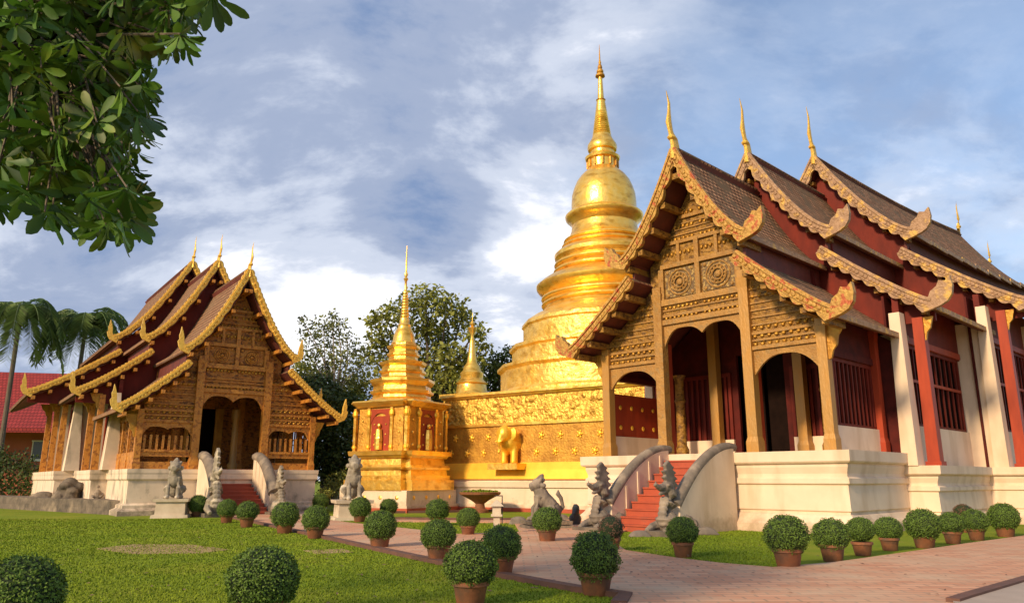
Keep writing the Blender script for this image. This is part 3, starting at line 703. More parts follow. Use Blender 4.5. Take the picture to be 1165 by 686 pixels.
# porch side beams, side walls and the hall front behind it
for s in (1, -1):
    w = MB(); x = s * 4.2
    w.box(x - .12, x + .12, 1.0, 4.6, H1, 3.1)
    q = w.build('dado', M['plaster'], tr)
    if s > 0:
        window_grille(tr, x, 1.15, 4.15, 3.1, 5.2, M['red'], M['dark'], s, 9)
    else:
        rw = MB(); rw.box(x - .06, x + .06, 1.0, 4.5, 3.1, 4.7); rr_ = rw.build('lacquer_panel', M['red_post'], tr)
        fl = MB()
        for i in range(5):
            for j in range(3): fl.ball((x + .07, 1.4 + i * .7, 2.7 + j * .75), (.03, .09, .09), 8, 5)
        fl.build('gilt_flowers', M['gold_bright'], rr_)
    b = MB(); b.box(x - .14, x + .14, .98, 4.6, 5.2, 5.42); b.box(x - .08, x + .08, .98, 4.6, 5.42, 6.4); b.build('beam', M['red_dark'], tr)
    for z in (6.35,):
        b = MB(); b.box(s * 1.72 - .12, s * 1.72 + .12, .98, 4.6, 8.0, 8.3); b.build('beam', M['red_dark'], tr)
    # red corner posts at the rear of the porch
    pillar(tr, s * 4.3, 4.3, H1, 6.6, .30, M['red_post'])
YB = 4.65
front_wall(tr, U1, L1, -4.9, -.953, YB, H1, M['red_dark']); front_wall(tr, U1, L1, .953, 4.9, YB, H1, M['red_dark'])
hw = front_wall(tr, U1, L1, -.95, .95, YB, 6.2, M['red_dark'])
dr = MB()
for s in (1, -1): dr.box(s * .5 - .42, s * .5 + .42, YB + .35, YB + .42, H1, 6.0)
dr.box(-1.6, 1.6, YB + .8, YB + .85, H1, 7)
dr.build('doorway_shade', M['dark'], hw)  # near-black boards stand for the shade inside the hall
dd = MB()
for a, b in ((-3.7, -1.2), (1.2, 3.7)): dd.box(a, b, YB - .12, YB - .02, H1, 3.0)
dd.build('dado', M['plaster'], tr)
for a, b in ((-3.7, -1.2), (1.2, 3.7)):
    wn = MB(); wn.box(a, b, YB - .1, YB - .01, 5.4, 5.55); wn.box(a, a + .12, YB - .1, YB - .01, 3.0, 5.4); wn.box(b - .12, b, YB - .1, YB - .01, 3.0, 5.4)
    for i in range(9): xx = a + .12 + (b - a - .24) * (i + .5) / 9; wn.box(xx - .05, xx + .05, YB - .09, YB - .02, 3.0, 5.4)
    wn.build('window', M['red'], tr)  # deeper red puts the porch's inner shade into the colour
for s in (1, -1):   # gilded columns inside, coloured dark wood to put in the porch shade
    c = MB(); c.lathe([(.26, H1), (.26, H1 + .3), (.19, H1 + .45), (.17, 4.4), (.22, 4.5), (.17, 4.6), (.17, 5.3), (.26, 5.5)], s * 2.9, 3.6, 14); autosmooth(fixn(c.build('inner_column', M['wood'], tr)))

# hall bays behind the porch
def bay_post(root, x, p, zf, ztop, s):
    wp = MB(); wp.taper(x + s * .12, p - .55, zf, ztop, .24, .30, .17, .22); wp.build('pilaster', M['plaster'], root)
    rp_ = MB(); rp_.taper(x + s * .62, p, zf - .02, ztop - .15, .19, .19, .16, .16); rp_.box(x + s * .62 - .24, x + s * .62 + .24, p - .24, p + .24, zf - .02, zf + .14); rp_.build('post', M['red_post'], root)
    br = MB(); poly = [(0, 0), (0, 1.0), (.62, 1.0), (.5, .62), (.36, .5), (.3, .25), (.1, .08)]
    br.prismy([(x + s * (.62 + a * .8 - .05), ztop - 1.15 + b) for a, b in poly], p - .06, p + .06)
    fixn(br.build('bracket', M['gold_dark'], root))
def hall_side(root, x, y0, posts, zf, zd, ztop, s, up_=.5, bare=False):
    pl = MB(); pl.box(x - .125, x + .125, y0, posts[-1] + .1, zf - .01, zd); pl.build('dado', M['plaster'], root)
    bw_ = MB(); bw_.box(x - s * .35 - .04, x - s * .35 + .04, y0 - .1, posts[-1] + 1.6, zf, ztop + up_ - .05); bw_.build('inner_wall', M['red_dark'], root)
    up = MB(); up.box(x - .1, x + .1, y0, posts[-1] + .1, ztop - 1.32, ztop + up_); up.build('upper_wall', M['red'], root)
    prev = y0
    for p in posts:
        if not bare: bay_post(root, x, p, zf, ztop, s)
        wy0, wy1 = prev + .1, p - .85
        if wy1 - wy0 > .8:
            window_grille(root, x + s * .02, wy0, wy1, zd, ztop - 1.3, M['red'], M['dark'], s, 10)
            tr_ = MB(); tr_.box(x + s * .13 - .05, x + s * .13 + .05, wy0, wy1, ztop - 1.3, ztop - 1.08)
            tr_.box(x + s * .05 - .03, x + s * .05 + .03, wy0, wy1, (zd + ztop - 1.3) / 2 + .1, (zd + ztop - 1.3) / 2 + .2); tr_.build('window_beam', M['red_post'], root)
        prev = p - .28
for s in (1, -1):
    bay_post(tr, s * 4.92, 5.3, H2, 6.95, s)
    hall_side(tr, s * 4.95, 5.0, [11.6], H2, 3.25, 7.3, s, .4, True)
    hall_side(tr, s * 5.9, 10.9, [11.6, 17.5, 23.5, 29.5, 35], H2, 3.3, 8.0, s)
    # step wall facing front where the hall widens
    fw = MB(); a, b = sorted((s * 4.2, s * 5.0)); fw.box(a, b, 4.85, 5.0, H2, 6.3); fw.build('wall', M['plaster'], tr)
    fw = MB(); a, b = sorted((s * 4.3, s * 5.95)); fw.box(a, b, 10.9, 11.1, H2, 7.4); fw.build('wall', M['plaster'], tr)
sv = MB(); arch = [(1.15, 0), (1.15, H1)]
st = MB(); stairs(st, 1.0, -.02, -3.1, H1, 10); st.build('stairs', M['stair'], tr)
for s in (1, -1):
    bo = balustrade(tr, s, 1.22, -.0, -3.1, H1 + .12, .75, M['plaster'], M['stone_grey'], r=.15)
    naga_head(bo, s * 1.22, -3.25, .1, 1.95, M['stone_grey'])
    bs = MB(); bs.box(s * 1.25 - .5, s * 1.25 + .5, -4.15, -2.7, 0, .14); bs.build('naga_base', M['weathered'], bo)

# ================================================================ LEFT TEMPLE
AZL = -36.0
xl = Vector((math.cos(R(AZL)), -math.sin(R(AZL)), 0)); yl = Vector((math.sin(R(AZL)), math.cos(R(AZL)), 0))
OL = Vector((-11.228, 33.914, 0)) + yl * 3.0
tl = thing('temple', 'smaller orange wooden temple hall with thin gilt bargeboards, left of the stupas', 'temple', OL, R(-AZL))
HL = 1.98
pb = MB(); stp = ((0, .25), (.10, .25), (.16, .05), (.22, .05), (.26, -.1), (.74, -.1), (.78, -.02), (.88, -.02), (.92, 0), (1.0, 0))
plinth_block(pb, -4.35, 4.35, .3, 6.2, HL, step=stp); plinth_block(pb, -5.05, 5.05, 5.6, 12.2, HL - .003, step=stp); plinth_block(pb, -6.0, 6.0, 11.4, 24, HL - .006, step=stp)
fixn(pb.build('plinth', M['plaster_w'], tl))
SL = [dict(apex=11.45, u1=(2.62, 7.35), l0=(2.3, 6.75), l1=(5.1, 4.55), ku=1.5, kl=1.2),
      dict(apex=13.25, u1=(3.25, 8.65), l0=(2.85, 8.0), l1=(6.1, 5.72), ku=1.5, kl=1.2),
      dict(apex=14.6, u1=(3.9, 9.45), l0=(3.4, 8.75), l1=(7.7, 6.1), ku=1.45, kl=1.2)]
s1, V1, W1 = section(tl, -.3, 6.2, SL[0], M['tile_l'], M['trim'], M['soffit'], HOOK_L, .68, .15, 7, 1.35, gable=False, over=1.0, npur=(5, 6), purl=M['wood_l2'], pw=.15, purl_out=.10, bb=.12, teeth=.06, chr_=.11)
s2, V2, W2 = section(tl, 5.5, 12.3, SL[1], M['tile_l'], M['trim'], M['soffit'], HOOK_L, .68, .15, 7, 1.5, over=.5, npur=(5, 6), purl=M['wood_l2'], pw=.15, purl_out=.1, bb=.12, teeth=.06, chr_=.11)
s3, V3, W3 = section(tl, 11.5, 24.5, SL[2], M['tile_l'], M['trim'], M['soffit'], HOOK_L, .72, .16, 8, 1.6, over=.5, npur=(5, 6), purl=M['wood_l2'], pw=.15, purl_out=.1, bb=.12, teeth=.06, chr_=.12)
for s in (1, -1):
    pillar(tl, s * 1.6, .6, HL, 7.2, .34, M['wood_l2']); pillar(tl, s * 4.0, .6, HL - .1, 4.6, .26, M['wood_l2'])
    bracket(tl, s * 4.12, .6, 3.35, s, M['gold_dark'], .5, 1.0)
    pillar(tl, s * 1.6, 4.6, HL, 7.2, .30, M['wood_l2'])
V1i = offs(V1, -.27); W1i = offs(W1, -.27)
pediment(tl, V1i, W1i, .62, 1.43, 4.0, dict(beam=5.55, m0=6.9, m1=7.75, ae=4.75, am=5.38, dip=.25, cap=6.7, sb=4.05, se=3.35, sm=3.85, slobes=2), M['wood_l'], M['wood_l2'], M['wood_l'])
for s in (1, -1):
    # low screens with balusters between the front posts
    a, b = sorted((s * 1.78, s * 3.86))
    sc = MB(); sc.box(a, b, .55, .67, HL - .1, HL + .32); sc.box(a, b, .5, .7, HL + .75, HL + .86)
    sc.box(a, b, .56, .66, HL + .55, HL + .75)
    n = 8
    for i in range(n):
        xx = a + (b - a) * (i + .5) / n; sc.box(xx - .05, xx + .05, .6, .66, HL + .86, HL + 1.5)
    sc.build('screen', M['wood_l2'], tl)
    w = MB(); x = s * 4.0; w.box(x - .1, x + .1, .8, 5.4, 4.2, 4.7); w.build('beam', M['wood_l'], tl)
    lw = MB(); lw.box(x - .08, x + .08, .8, 5.5, HL, HL + .75); lw.build('dado', M['wood_l2'], tl)
    for p in (2.4, 4.0):
        pillar(tl, s * 4.0, p, HL, 4.4, .2, M['wood_l2'])
    wn = MB()
    for i in range(14): yy = .95 + i * .33; wn.box(x - .03, x + .03, yy - .04, yy + .04, HL + .75, 4.2)
    wn.build('window', M['wood_l'], tl)
    hd = hall_side
YB = 5.7
front_wall(tl, V1, W1, -4.2, -.903, YB, HL, M['wood_l']); front_wall(tl, V1, W1, .903, 4.2, YB, HL, M['wood_l'])
hw = front_wall(tl, V1, W1, -.9, .9, YB, 5.2, M['wood_l'])
db = MB(); db.box(-1.4, 1.4, YB + .6, YB + .65, HL - .3, 6); db.build('doorway_shade', M['dark'], hw)  # near-black board painted as the shade behind the door opening
dn = MB(); dn.box(.55, .95, YB - .25, YB - .1, HL, 5.2); dn.box(-.95, -.75, YB - .25, YB - .1, HL, 5.2); dn.build('door_frame', M['gold_dark'], tl)
for s in (1, -1):
    c = MB(); c.lathe([(.24, HL), (.24, HL + .3), (.17, HL + .4), (.15, 4.4), (.22, 4.6), (.22, 5)], s * .95, 3.2, 12); autosmooth(fixn(c.build('inner_column', M['wood_pillar'], tl)))
def hall_side_l(root, x, y0, y1, posts, zf, ztop, s):
    up = MB(); up.box(x - .08, x + .08, y0, y1, ztop - .9, ztop + .5); up.build('upper_wall', M['red_dark'], root)
    wl = MB(); wl.box(x - .1, x + .1, y0, y1, zf, ztop - .6); q = wl.build('wall', M['red_dark'], root)
    for k, p in enumerate(posts):
        wp = MB(); wp.taper(x + s * .15, p - .7, zf, ztop - .2, .36, .42, .14, .2); wp.build('pilaster', M['plaster_w'], root)
        rp_ = MB(); rp_.taper(x + s * .7, p, zf - .02, ztop - .25, .16, .16, .13, .13); rp_.build('post', M['wood_l2'], root)
        fixn(MB().prismy([(x + s * (.7 + a * .7), ztop - 1.1 + b) for a, b in [(0, 0), (0, .9), (.8, .9), (.6, .55), (.4, .45), (.3, .2), (.1, .08)]], p - .06, p + .06).build('bracket', M['gold_dark'], root))
        dk = MB(); dk.box(x + s * .13 - .03, x + s * .13 + .03, p + .25, p + 1.5, zf + (.0 if k else .7), ztop - .9); d_ = dk.build('doorway_shade', M['dark'], root)  # dark sheet on the wall, painted as a shaded door opening
        fr = MB(); X = x + s * .18
        fr.box(X - .04, X + .04, p + .15, p + .28, zf, ztop - .85); fr.box(X - .04, X + .04, p + 1.47, p + 1.6, zf, ztop - .85); fr.box(X - .045, X + .045, p + .15, p + 1.6, ztop - 1.0, ztop - .85)
        fr.build('door_frame', M['red_post'], d_)
for s in (1, -1):
    hall_side_l(tl, s * 4.15, 5.4, 11.8, [6.0, 9.0], HL, 5.9, s)
    hall_side_l(tl, s * 5.05, 11.6, 24, [12.3, 16.2, 20.2], HL, 6.4, s)
    fw = MB(); a, b = sorted((s * 4.1, s * 5.0)); fw.box(a, b, 11.6, 11.8, HL, 6.0); fw.build('wall', M['plaster_w'], tl)
st = MB(); stairs(st, 1.0, .45, -2.6, 1.5, 8); st.build('stairs', M['stair'], tl)
# cut-in landing: dark red floor in front of the door
ld = MB(); ld.box(-1.0, 1.0, .35, 1.5, HL - .45, HL + .01); ld.build('landing', M['stair'], tl)
for s in (1, -1):
    bo = balustrade(tl, s, 1.25, .3, -2.4, HL + .55, .9, M['plaster_w'], M['stone_grey'], r=.22)
    naga_head(bo, s * 1.4, -2.5, .15, 2.7 if s < 0 else 2.0, M['stone'])
    bs = MB(); bs.box(s * 1.35 - .55, s * 1.35 + .55, -3.3, -2.0, 0, .16); bs.build('naga_base', M['weathered'], bo)
# weathered low terrace round the left temple
sheetp = [ground_at(px, py) for px, py in ((-20, 576), (60, 580), (120, 583), (175, 585), (238, 586))]
tb = MB(); back = [OL + xl * -1.2 + yl * -.5, OL + xl * -4.6 + yl * 2, OL + xl * -8 + yl * 14, OL + xl * -10 + yl * 22]
tb.prismz([(p.x, p.y) for p in sheetp + back], -.1, .30); tb.prismz([(p.x + (1.2 if i_ < 5 else 0) * .3, p.y + (1.1 if i_ < 5 else 0)) for i_, p in enumerate(sheetp + back)], .29, .62)
ter = tag(fixn(tb.build('terrace_slab', M['weathered'])), 'low weathered stone terrace slab between the lawn and the left temple', 'terrace')

# ================================================================ MAIN STUPA
AZS = 36.0
OS = Vector((5.50, 43.4, 0))
ms = thing('stupa', 'huge golden bell-shaped stupa with a tall ringed spire, beside the larger temple', 'stupa', OS, R(-AZS))
def sq_tiers(mb, tiers, rot=0):
    for (h0, z0), (h1, z1) in zip(tiers[:-1], tiers[1:]):
        mb.taper(0, 0, z0, z1, h0, h0, h1, h1)
HB = 6.55
b = MB(); b.taper(0, 0, 0, .18, 7.0, 7.0, 7.0, 7.0); b.build('footing', M['stair'], ms)
b = MB()
for h0, z0, h1, z1 in ((6.95, .18, 6.95, .35), (6.85, .35, 6.85, 1.15), (6.95, 1.15, 7.0, 1.42), (6.75, 1.42, 6.72, 1.55)): b.taper(0, 0, z0, z1, h0, h0, h1, h1)
pod = b.build('podium', M['plaster'], ms)
b = MB(); b.taper(0, 0, 1.55, 2.0, 6.9, 6.9, 6.75, 6.75); b.taper(0, 0, 2.0, 2.35, 6.75, 6.75, HB + .05, HB + .05); b.build('base_band', M['gold_bright'], ms)
b = MB(); b.taper(0, 0, 2.35, 4.3, HB, HB, HB - .02, HB - .02); lower = b.build('lower_wall', M['gold_dark'], ms)
b = MB(); b.taper(0, 0, 4.3, 5.7, HB + .03, HB + .03, HB, HB)
b.build('upper_wall', M['gold_carved'], ms)
b = MB(); b.taper(0, 0, 5.7, 5.82, HB + .10, HB + .10, HB + .16, HB + .16); b.taper(0, 0, 5.82, 5.95, HB + .22, HB + .22, HB + .18, HB + .18)
b.taper(0, 0, 4.2, 4.34, HB + .09, HB + .09, HB + .09, HB + .09); b.build('cornice', M['gold'], ms)
# relief plates and rosettes on the wall faces
rl = MB(); ro_ = MB(); random.seed(3)
for face in range(4):
    ang = face * math.pi / 2; ca, sa = math.cos(ang), math.sin(ang)
    def tf(v): return (v[0] * ca - v[1] * sa, v[0] * sa + v[1] * ca, v[2])
    t1 = MB(); t2 = MB()
    for i in range(70):
        x = random.uniform(-6.3, 6.3); z = random.uniform(4.5, 5.5); w = random.uniform(.1, .26)
        t1.ball((x, -HB - .02, z), (w, .045, w * random.uniform(.6, 1.3)), 7, 5)
    for i in range(12):
        x = -6.05 + i * 1.1
        if abs(x + 2.0) < 1.3: continue
        for z in (2.85, 3.65):
            t2.ball((x + (.0 if z < 3 else .3), -HB - .02, z), (.11, .06, .13), 8, 5)
            for k in range(5):
                a = 2 * math.pi * k / 5; t2.ball((x + (.0 if z < 3 else .3) + .13 * math.cos(a), -HB - .01, z + .15 * math.sin(a)), (.06, .04, .06), 6, 4)
    rl.add([tf(v) for v in t1.v], t1.f); ro_.add([tf(v) for v in t2.v], t2.f)
o = rl.build('carved_relief', M['gold_carved'], ms); fixn(o); autosmooth(o, 70)
o = ro_.build('rosettes', M['gold_bright'], ms); autosmooth(o, 70)
# elephant forequarters stepping out of a niche, one on each face
def elephant(root, ang, parent):
    mb = MB(); X = -2.0; Y = -HB + .3
    mb.ball((X, Y - .3, 3.35), (.55, .8, .62), 14, 9); mb.ball((X, Y - 1.0, 3.75), (.36, .36, .42), 12, 8)
    mb.tube([(X, Y - 1.25, 3.65), (X, Y - 1.42, 3.3), (X, Y - 1.42, 2.85), (X, Y - 1.52, 2.6)], [.17, .13, .09, .06], 8)
    for q in (-1, 1):
        mb.ball((X + q * .42, Y - .82, 3.75), (.24, .07, .34), 8, 6)
        mb.tube([(X + q * .3, Y - .55, 3.1), (X + q * .3, Y - .6, 2.3)], [.2, .19], 8)
        mb.tube([(X + q * .16, Y - 1.2, 3.5), (X + q * .2, Y - 1.5, 3.35), (X + q * .2, Y - 1.65, 3.45)], [.05, .04, .015], 6)
    ca, sa = math.cos(ang), math.sin(ang); mb.v = [(v[0] * ca - v[1] * sa, v[0] * sa + v[1] * ca, v[2]) for v in mb.v]
    o = mb.build('elephant', M['gold_bright'], parent); fixn(o); remesh(o, .05)
    nb = MB()
    nb.box(X - 1.05, X - .75, Y - .22, Y + .02, 2.35, 4.35); nb.box(X + .75, X + 1.05, Y - .22, Y + .02, 2.35, 4.35); nb.box(X - 1.15, X + 1.15, Y - .3, Y + .02, 4.35, 4.6); nb.box(X - .9, X + .9, Y - 1.2, Y + .02, 2.0, 2.3)
    nb.v = [(v[0] * ca - v[1] * sa, v[0] * sa + v[1] * ca, v[2]) for v in nb.v]
    nb.build('niche', M['gold'], parent)
elephant(ms, 0, ms)
# stepped octagon drums
b = MB()
for prof in ([(6.3, 5.9), (6.3, 6.15), (6.15, 6.3), (6.15, 7.3), (6.35, 7.45), (6.35, 7.6), (5.6, 7.65)], [(5.6, 7.6), (5.5, 7.8), (5.5, 8.5), (5.65, 8.6), (5.65, 8.78), (4.9, 8.8)],
             [(4.95, 8.75), (4.85, 8.95), (4.85, 9.9), (4.95, 10.0), (4.9, 10.2), (4.3, 10.6), (3.8, 10.85)]):
    b.lathe(prof, 0, 0, 16)
autosmooth(fixn(b.build('stepped_drum', M['gold_drum'], ms)), 25)
def densify(pr, k=.0): return pr
def rings(spec, step=.0):
    out_ = []
    for r0, z0, r1, z1, n_ in spec:        # n_ rounded mouldings between two radii
        for k in range(n_):
            a = k / n_; b_ = (k + 1) / n_; za_, zb_ = z0 + (z1 - z0) * a, z0 + (z1 - z0) * b_; ra = r0 + (r1 - r0) * a; h_ = zb_ - za_
            out_ += [(ra - .10, za_), (ra + .02, za_ + .12 * h_), (ra + .07, za_ + .3 * h_), (ra + .05, za_ + .5 * h_), (ra - .06, za_ + .62 * h_), (ra - .13, za_ + .85 * h_)]
    return out_
pr = [(3.95, 10.5), (3.75, 10.85), (3.6, 11.1)] + rings([(3.72, 11.2, 3.74, 11.95, 2)]) + [(3.72, 12.0), (3.95, 12.15), (4.06, 12.3), (4.08, 12.45), (3.95, 12.55), (3.8, 12.7), (3.5, 12.9), (3.15, 13.1)] + rings([(3.0, 13.2, 2.9, 14.0, 2)]) \
    + [(2.85, 14.0), (2.98, 14.15), (3.0, 14.35), (2.85, 14.5), (2.6, 14.7)] + rings([(2.5, 14.75, 2.25, 15.4, 2)]) + [(2.1, 15.5), (1.98, 15.8), (1.92, 16.2)]
b = MB(); b.lathe(pr, 0, 0, 64); autosmooth(fixn(b.build('ring_mouldings', M['gold'], ms)), 32)
b = MB(); b.lathe([(1.9, 16.1), (2.0, 16.35), (2.18, 16.5), (2.30, 16.62), (2.32, 16.78), (2.18, 16.92), (1.98, 17.02), (1.93, 17.2), (1.93, 17.6), (1.89, 18.1), (1.78, 18.5), (1.60, 18.95), (1.36, 19.3), (1.12, 19.55), (.95, 19.7), (.9, 19.8)], 0, 0, 64)
autosmooth(fixn(b.build('bell', M['gold'], ms)), 40)
b = MB(); b.lathe([(.86, 19.7), (.86, 20.3), (1.02, 20.38), (1.06, 20.52), (.92, 20.6), (.72, 20.75), (.72, 20.95), (.86, 21.0), (.9, 21.15), (.88, 21.35), (.76, 21.55), (.62, 21.8), (.56, 22.0)], 0, 0, 32)
o = b.build('harmika', M['gold'], ms); autosmooth(fixn(o), 30)
pb_ = MB()
for k in range(12): a = 2 * math.pi * k / 12; pb_.box(.9 * math.cos(a) - .06, .9 * math.cos(a) + .06, .9 * math.sin(a) - .06, .9 * math.sin(a) + .06, 19.85, 20.3)
pb_.build('balusters', M['gold_dark'], o)
pr = []; n = 16
for i in range(n):
    t = i / n; r_ = .54 - .30 * t; z = 22.0 + 2.35 * t; pr += [(r_, z), (r_ * 1.05, z + .06), (r_ * .93, z + .12)]
pr += [(.30, 24.38), (.20, 24.45), (.16, 25.2), (.13, 25.9), (.12, 26.0)]
b = MB(); b.lathe(pr, 0, 0, 24); sp_ = autosmooth(fixn(b.build('spire', M['gold'], ms)), 50)
b = MB(); b.lathe([(.12, 25.9), (.30, 25.98), (.28, 26.1), (.16, 26.2), (.22, 26.28), (.20, 26.4), (.12, 26.5), (.15, 26.58), (.13, 26.7), (.07, 26.85), (.09, 26.95), (.05, 27.1), (.035, 27.6), (.01, 28.2)], 0, 0, 16)
fixn(b.build('parasol', M['gold_dark'], sp_))

# ================================================================ SMALL STUPA
OT = Vector((-5.72, 40.0, 0)); AZT = 30.0
ss = thing('stupa', 'small golden stupa with red niches and thin spire, nearest the smaller temple', 'stupa', OT, R(-AZT))
b = MB(); b.taper(0, 0, 0, .2, 2.25, 2.25, 2.25, 2.25); b.build('footing', M['stair'], ss)
b = MB(); b.taper(0, 0, .2, .32, 2.2, 2.2, 2.2, 2.2); b.taper(0, 0, .32, 1.02, 2.08, 2.08, 2.08, 2.08); p_ = b.build('podium', M['plaster'], ss)
b = MB()
for f_ in range(2):
    for i in range(4):
        u = -1.5 + i * 1.0
        if f_ == 0: b.ball((u, -2.08, .68), (.11, .03, .11), 4, 4)
        else: b.ball((-2.08, u, .68), (.03, .11, .11), 4, 4); b.ball((2.08, u, .68), (.03, .11, .11), 4, 4)
b.build('gilt_studs', M['gold'], p_)
b = MB()
def redent(mb, h, z0, z1, h1=None, k=.82):
    h1 = h1 or h; mb.taper(0, 0, z0, z1, h, h * k, h1, h1 * k); mb.taper(0, 0, z0 + .002, z1 - .002, h * k, h, h1 * k, h1)
for h, z0, z1, h1 in ((2.15, 1.02, 1.5, 2.15), (1.98, 1.5, 1.72, 1.98), (1.88, 1.72, 2.0, 1.84), (1.95, 2.0, 2.1, 1.98), (1.98, 2.1, 2.22, 1.92), (1.78, 2.22, 2.55, 1.72), (1.84, 2.55, 2.68, 1.92), (2.0, 2.68, 2.9, 2.05)): redent(b, h, z0, z1, h1)
b.build('moulded_base', M['gold'], ss)
b = MB(); redent(b, 1.66, 2.9, 5.05, 1.62, .86); bx_ = b.build('shrine_box', M['gold_dark'], ss)
b = MB(); nb = MB(); stt_ = MB()
for face in range(4):
    ang = face * math.pi / 2; ca, sa = math.cos(ang), math.sin(ang)
    def tf(v): return (v[0] * ca - v[1] * sa, v[0] * sa + v[1] * ca, v[2])
    t = MB()
    for x in (-1.62, -.72, .72, 1.62): t.cbox(x, -1.64, 3.95, .16, .16, 2.15)
    for x in (-1.62, -.72, .72, 1.62): t.ball((x, -1.7, 4.75), (.16, .12, .2), 8, 5); t.ball((x, -1.7, 3.1), (.13, .1, .12), 8, 5)
    for xq in range(4):
        q_ = MB(); q_.v = [tf(v) for v in t.v[xq * 8:(xq + 1) * 8]]; q_.f = t.f[:6]; q_.build('pilaster', M['gold'], bx_)
    for vi in range(8):
        pass
    b.add([tf(v) for v in t.v[32:]], [tuple(i - 32 for i in f) for f in t.f[24:]])
    t = MB(); arch_panel(t, -.6, .6, 4.95, 4.2, 4.75, -1.68, .04); t.box(-.56, .56, -1.675, -1.655, 2.92, 4.6) if face % 2 == 0 else t.box(-.56, .56, -1.675, -1.655, 2.92, 4.6)
    nb = MB(); nb.add([tf(v) for v in t.v], t.f); niche_ = nb.build('niche', M['red_post'], bx_)
    t = MB(); t.tube([(0, -1.75, 2.95), (0, -1.75, 3.5), (0, -1.75, 3.95)], [.2, .22, .16], 8); t.ball((0, -1.75, 4.12), (.11, .11, .14), 8, 6)
    for i in range(3):
        for q in (-1, 1): t.ball((q * .36, -1.69, 3.2 + i * .5), (.05, .03, .05), 6, 4); t.ball((q * 1.17, -1.65, 3.2 + i * .6), (.07, .05, .07), 6, 4)
    stt_ = MB(); stt_.add([tf(v) for v in t.v], t.f); stt_.build('niche_figure', M['gold'], bx_)
b.build('capital_ornament', M['gold_bright'], bx_)
b = MB()
for h, z0, z1, h1 in ((1.75, 5.05, 5.15, 1.85), (1.85, 5.15, 5.3, 2.0), (2.0, 5.3, 5.38, 1.95)): redent(b, h, z0, z1, h1)
fixn(b.build('cornice', M['gold'], ss))
b = MB(); T8 = [(1.72, 5.3), (1.66, 5.42), (1.58, 5.5), (1.42, 5.6), (1.38, 5.75), (1.52, 5.82), (1.54, 5.95), (1.40, 6.0), (1.38, 6.2), (1.46, 6.28), (1.56, 6.42), (1.56, 6.55), (1.2, 6.6), (1.04, 6.7), (1.02, 6.85), (1.14, 6.92), (1.14, 7.02), (1.02, 7.08), (1.0, 7.25), (1.12, 7.34), (1.16, 7.48), (.84, 7.54), (.72, 7.62), (.70, 7.78), (.80, 7.84), (.80, 7.94), (.70, 8.0), (.70, 8.15), (.80, 8.24), (.82, 8.36), (.62, 8.42), (.60, 8.55)]
b.lathe([(r_ * 1.08, z) for r_, z in T8], 0, 0, 8, math.pi / 8); autosmooth(fixn(b.build('octagonal_tiers', M['gold'], ss)), 25)
b = MB(); pr = [(.66, 8.5), (.60, 8.62), (.56, 8.9), (.45, 9.2), (.33, 9.4), (.36, 9.5), (.26, 9.6), (.27, 9.75)]
for i in range(10): t = i / 10; pr += [(.24 - .12 * t, 9.8 + 1.6 * t), (.25 - .12 * t, 9.86 + 1.6 * t), (.20 - .11 * t, 9.92 + 1.6 * t)]
pr += [(.07, 11.5), (.06, 11.9), (.13, 12.05), (.06, 12.15), (.11, 12.3), (.05, 12.45), (.045, 12.9), (.02, 13.9)]
b.lathe(pr, 0, 0, 20); autosmooth(fixn(b.build('spire', M['gold'], ss)), 50)

# tiny far stupa peeping over the wall
t3 = thing('stupa', 'slender distant golden stupa whose tip shows over the carved wall of the huge one', 'stupa', (-3.05, 58, 0), R(-30))
b = MB(); b.taper(0, 0, 0, 5.2, 2.0, 2.0, 1.7, 1.7); b.taper(0, 0, 5.2, 7.4, 1.6, 1.6, 1.5, 1.5); b.taper(0, 0, 7.4, 7.7, 1.75, 1.75, 1.75, 1.75); b.build('base', M['gold'], t3)
b = MB(); b.lathe([(1.5, 7.6), (1.2, 7.9), (1.1, 8.5), (1.25, 8.6), (1.0, 8.8), (.85, 9.0), (.9, 9.4), (.7, 9.6), (.62, 9.9), (.4, 10.2), (.34, 10.6), (.3, 10.8), (.2, 11.8), (.1, 12.3), (.3, 12.7), (.34, 12.9), (.1, 13.0), (.2, 13.2), (.04, 13.5), (.01, 14.1)], 0, 0, 16)
autosmooth(fixn(b.build('spire', M['gold'], t3)), 40)

# ================================================================ red house, wall and shrubs far left
hx = point_at(8, 546, 70); h_ = thing('house', 'orange house with a bright red roof at the far left behind the palms', 'house', (hx.x - 4, 72, 0), R(12))
b = MB(); b.box(-8, 6.5, 0, 9, 0, 7.4); hwall = b.build('wall', M['wall_orange'], h_)
b = MB(); b.box(-9, 7.6, -1.3, 10, 6.6, 6.85); b.prismx([(-1.3, 6.85), (4.5, 12.0), (10, 6.85)], -9, 7.6); fixn(b.build('roof', M['roof_red'], h_))
b = MB(); b.prismx([(-4.5, 6.0), (.1, 8.6), (.1, 5.9), (-4.5, 5.6)], -3, 8.5); fixn(b.build('porch_roof', M['roof_red'], h_))
for x in (4.2, -3.4):
    b = MB(); b.box(x, x + 1.9, -.06, .0, 3.4, 5.0); w_ = b.build('window', M['glass'], h_)
    b = MB(); b.box(x - .1, x + 2.0, -.12, -.06, 3.2, 3.4); b.box(x - .1, x + 2, -.12, -.06, 5.0, 5.12)
    for i in range(3): b.box(x - .04 + i * .93, x + .06 + i * .93, -.1, -.05, 3.4, 5)
    b.build('frame', M['white'], w_)

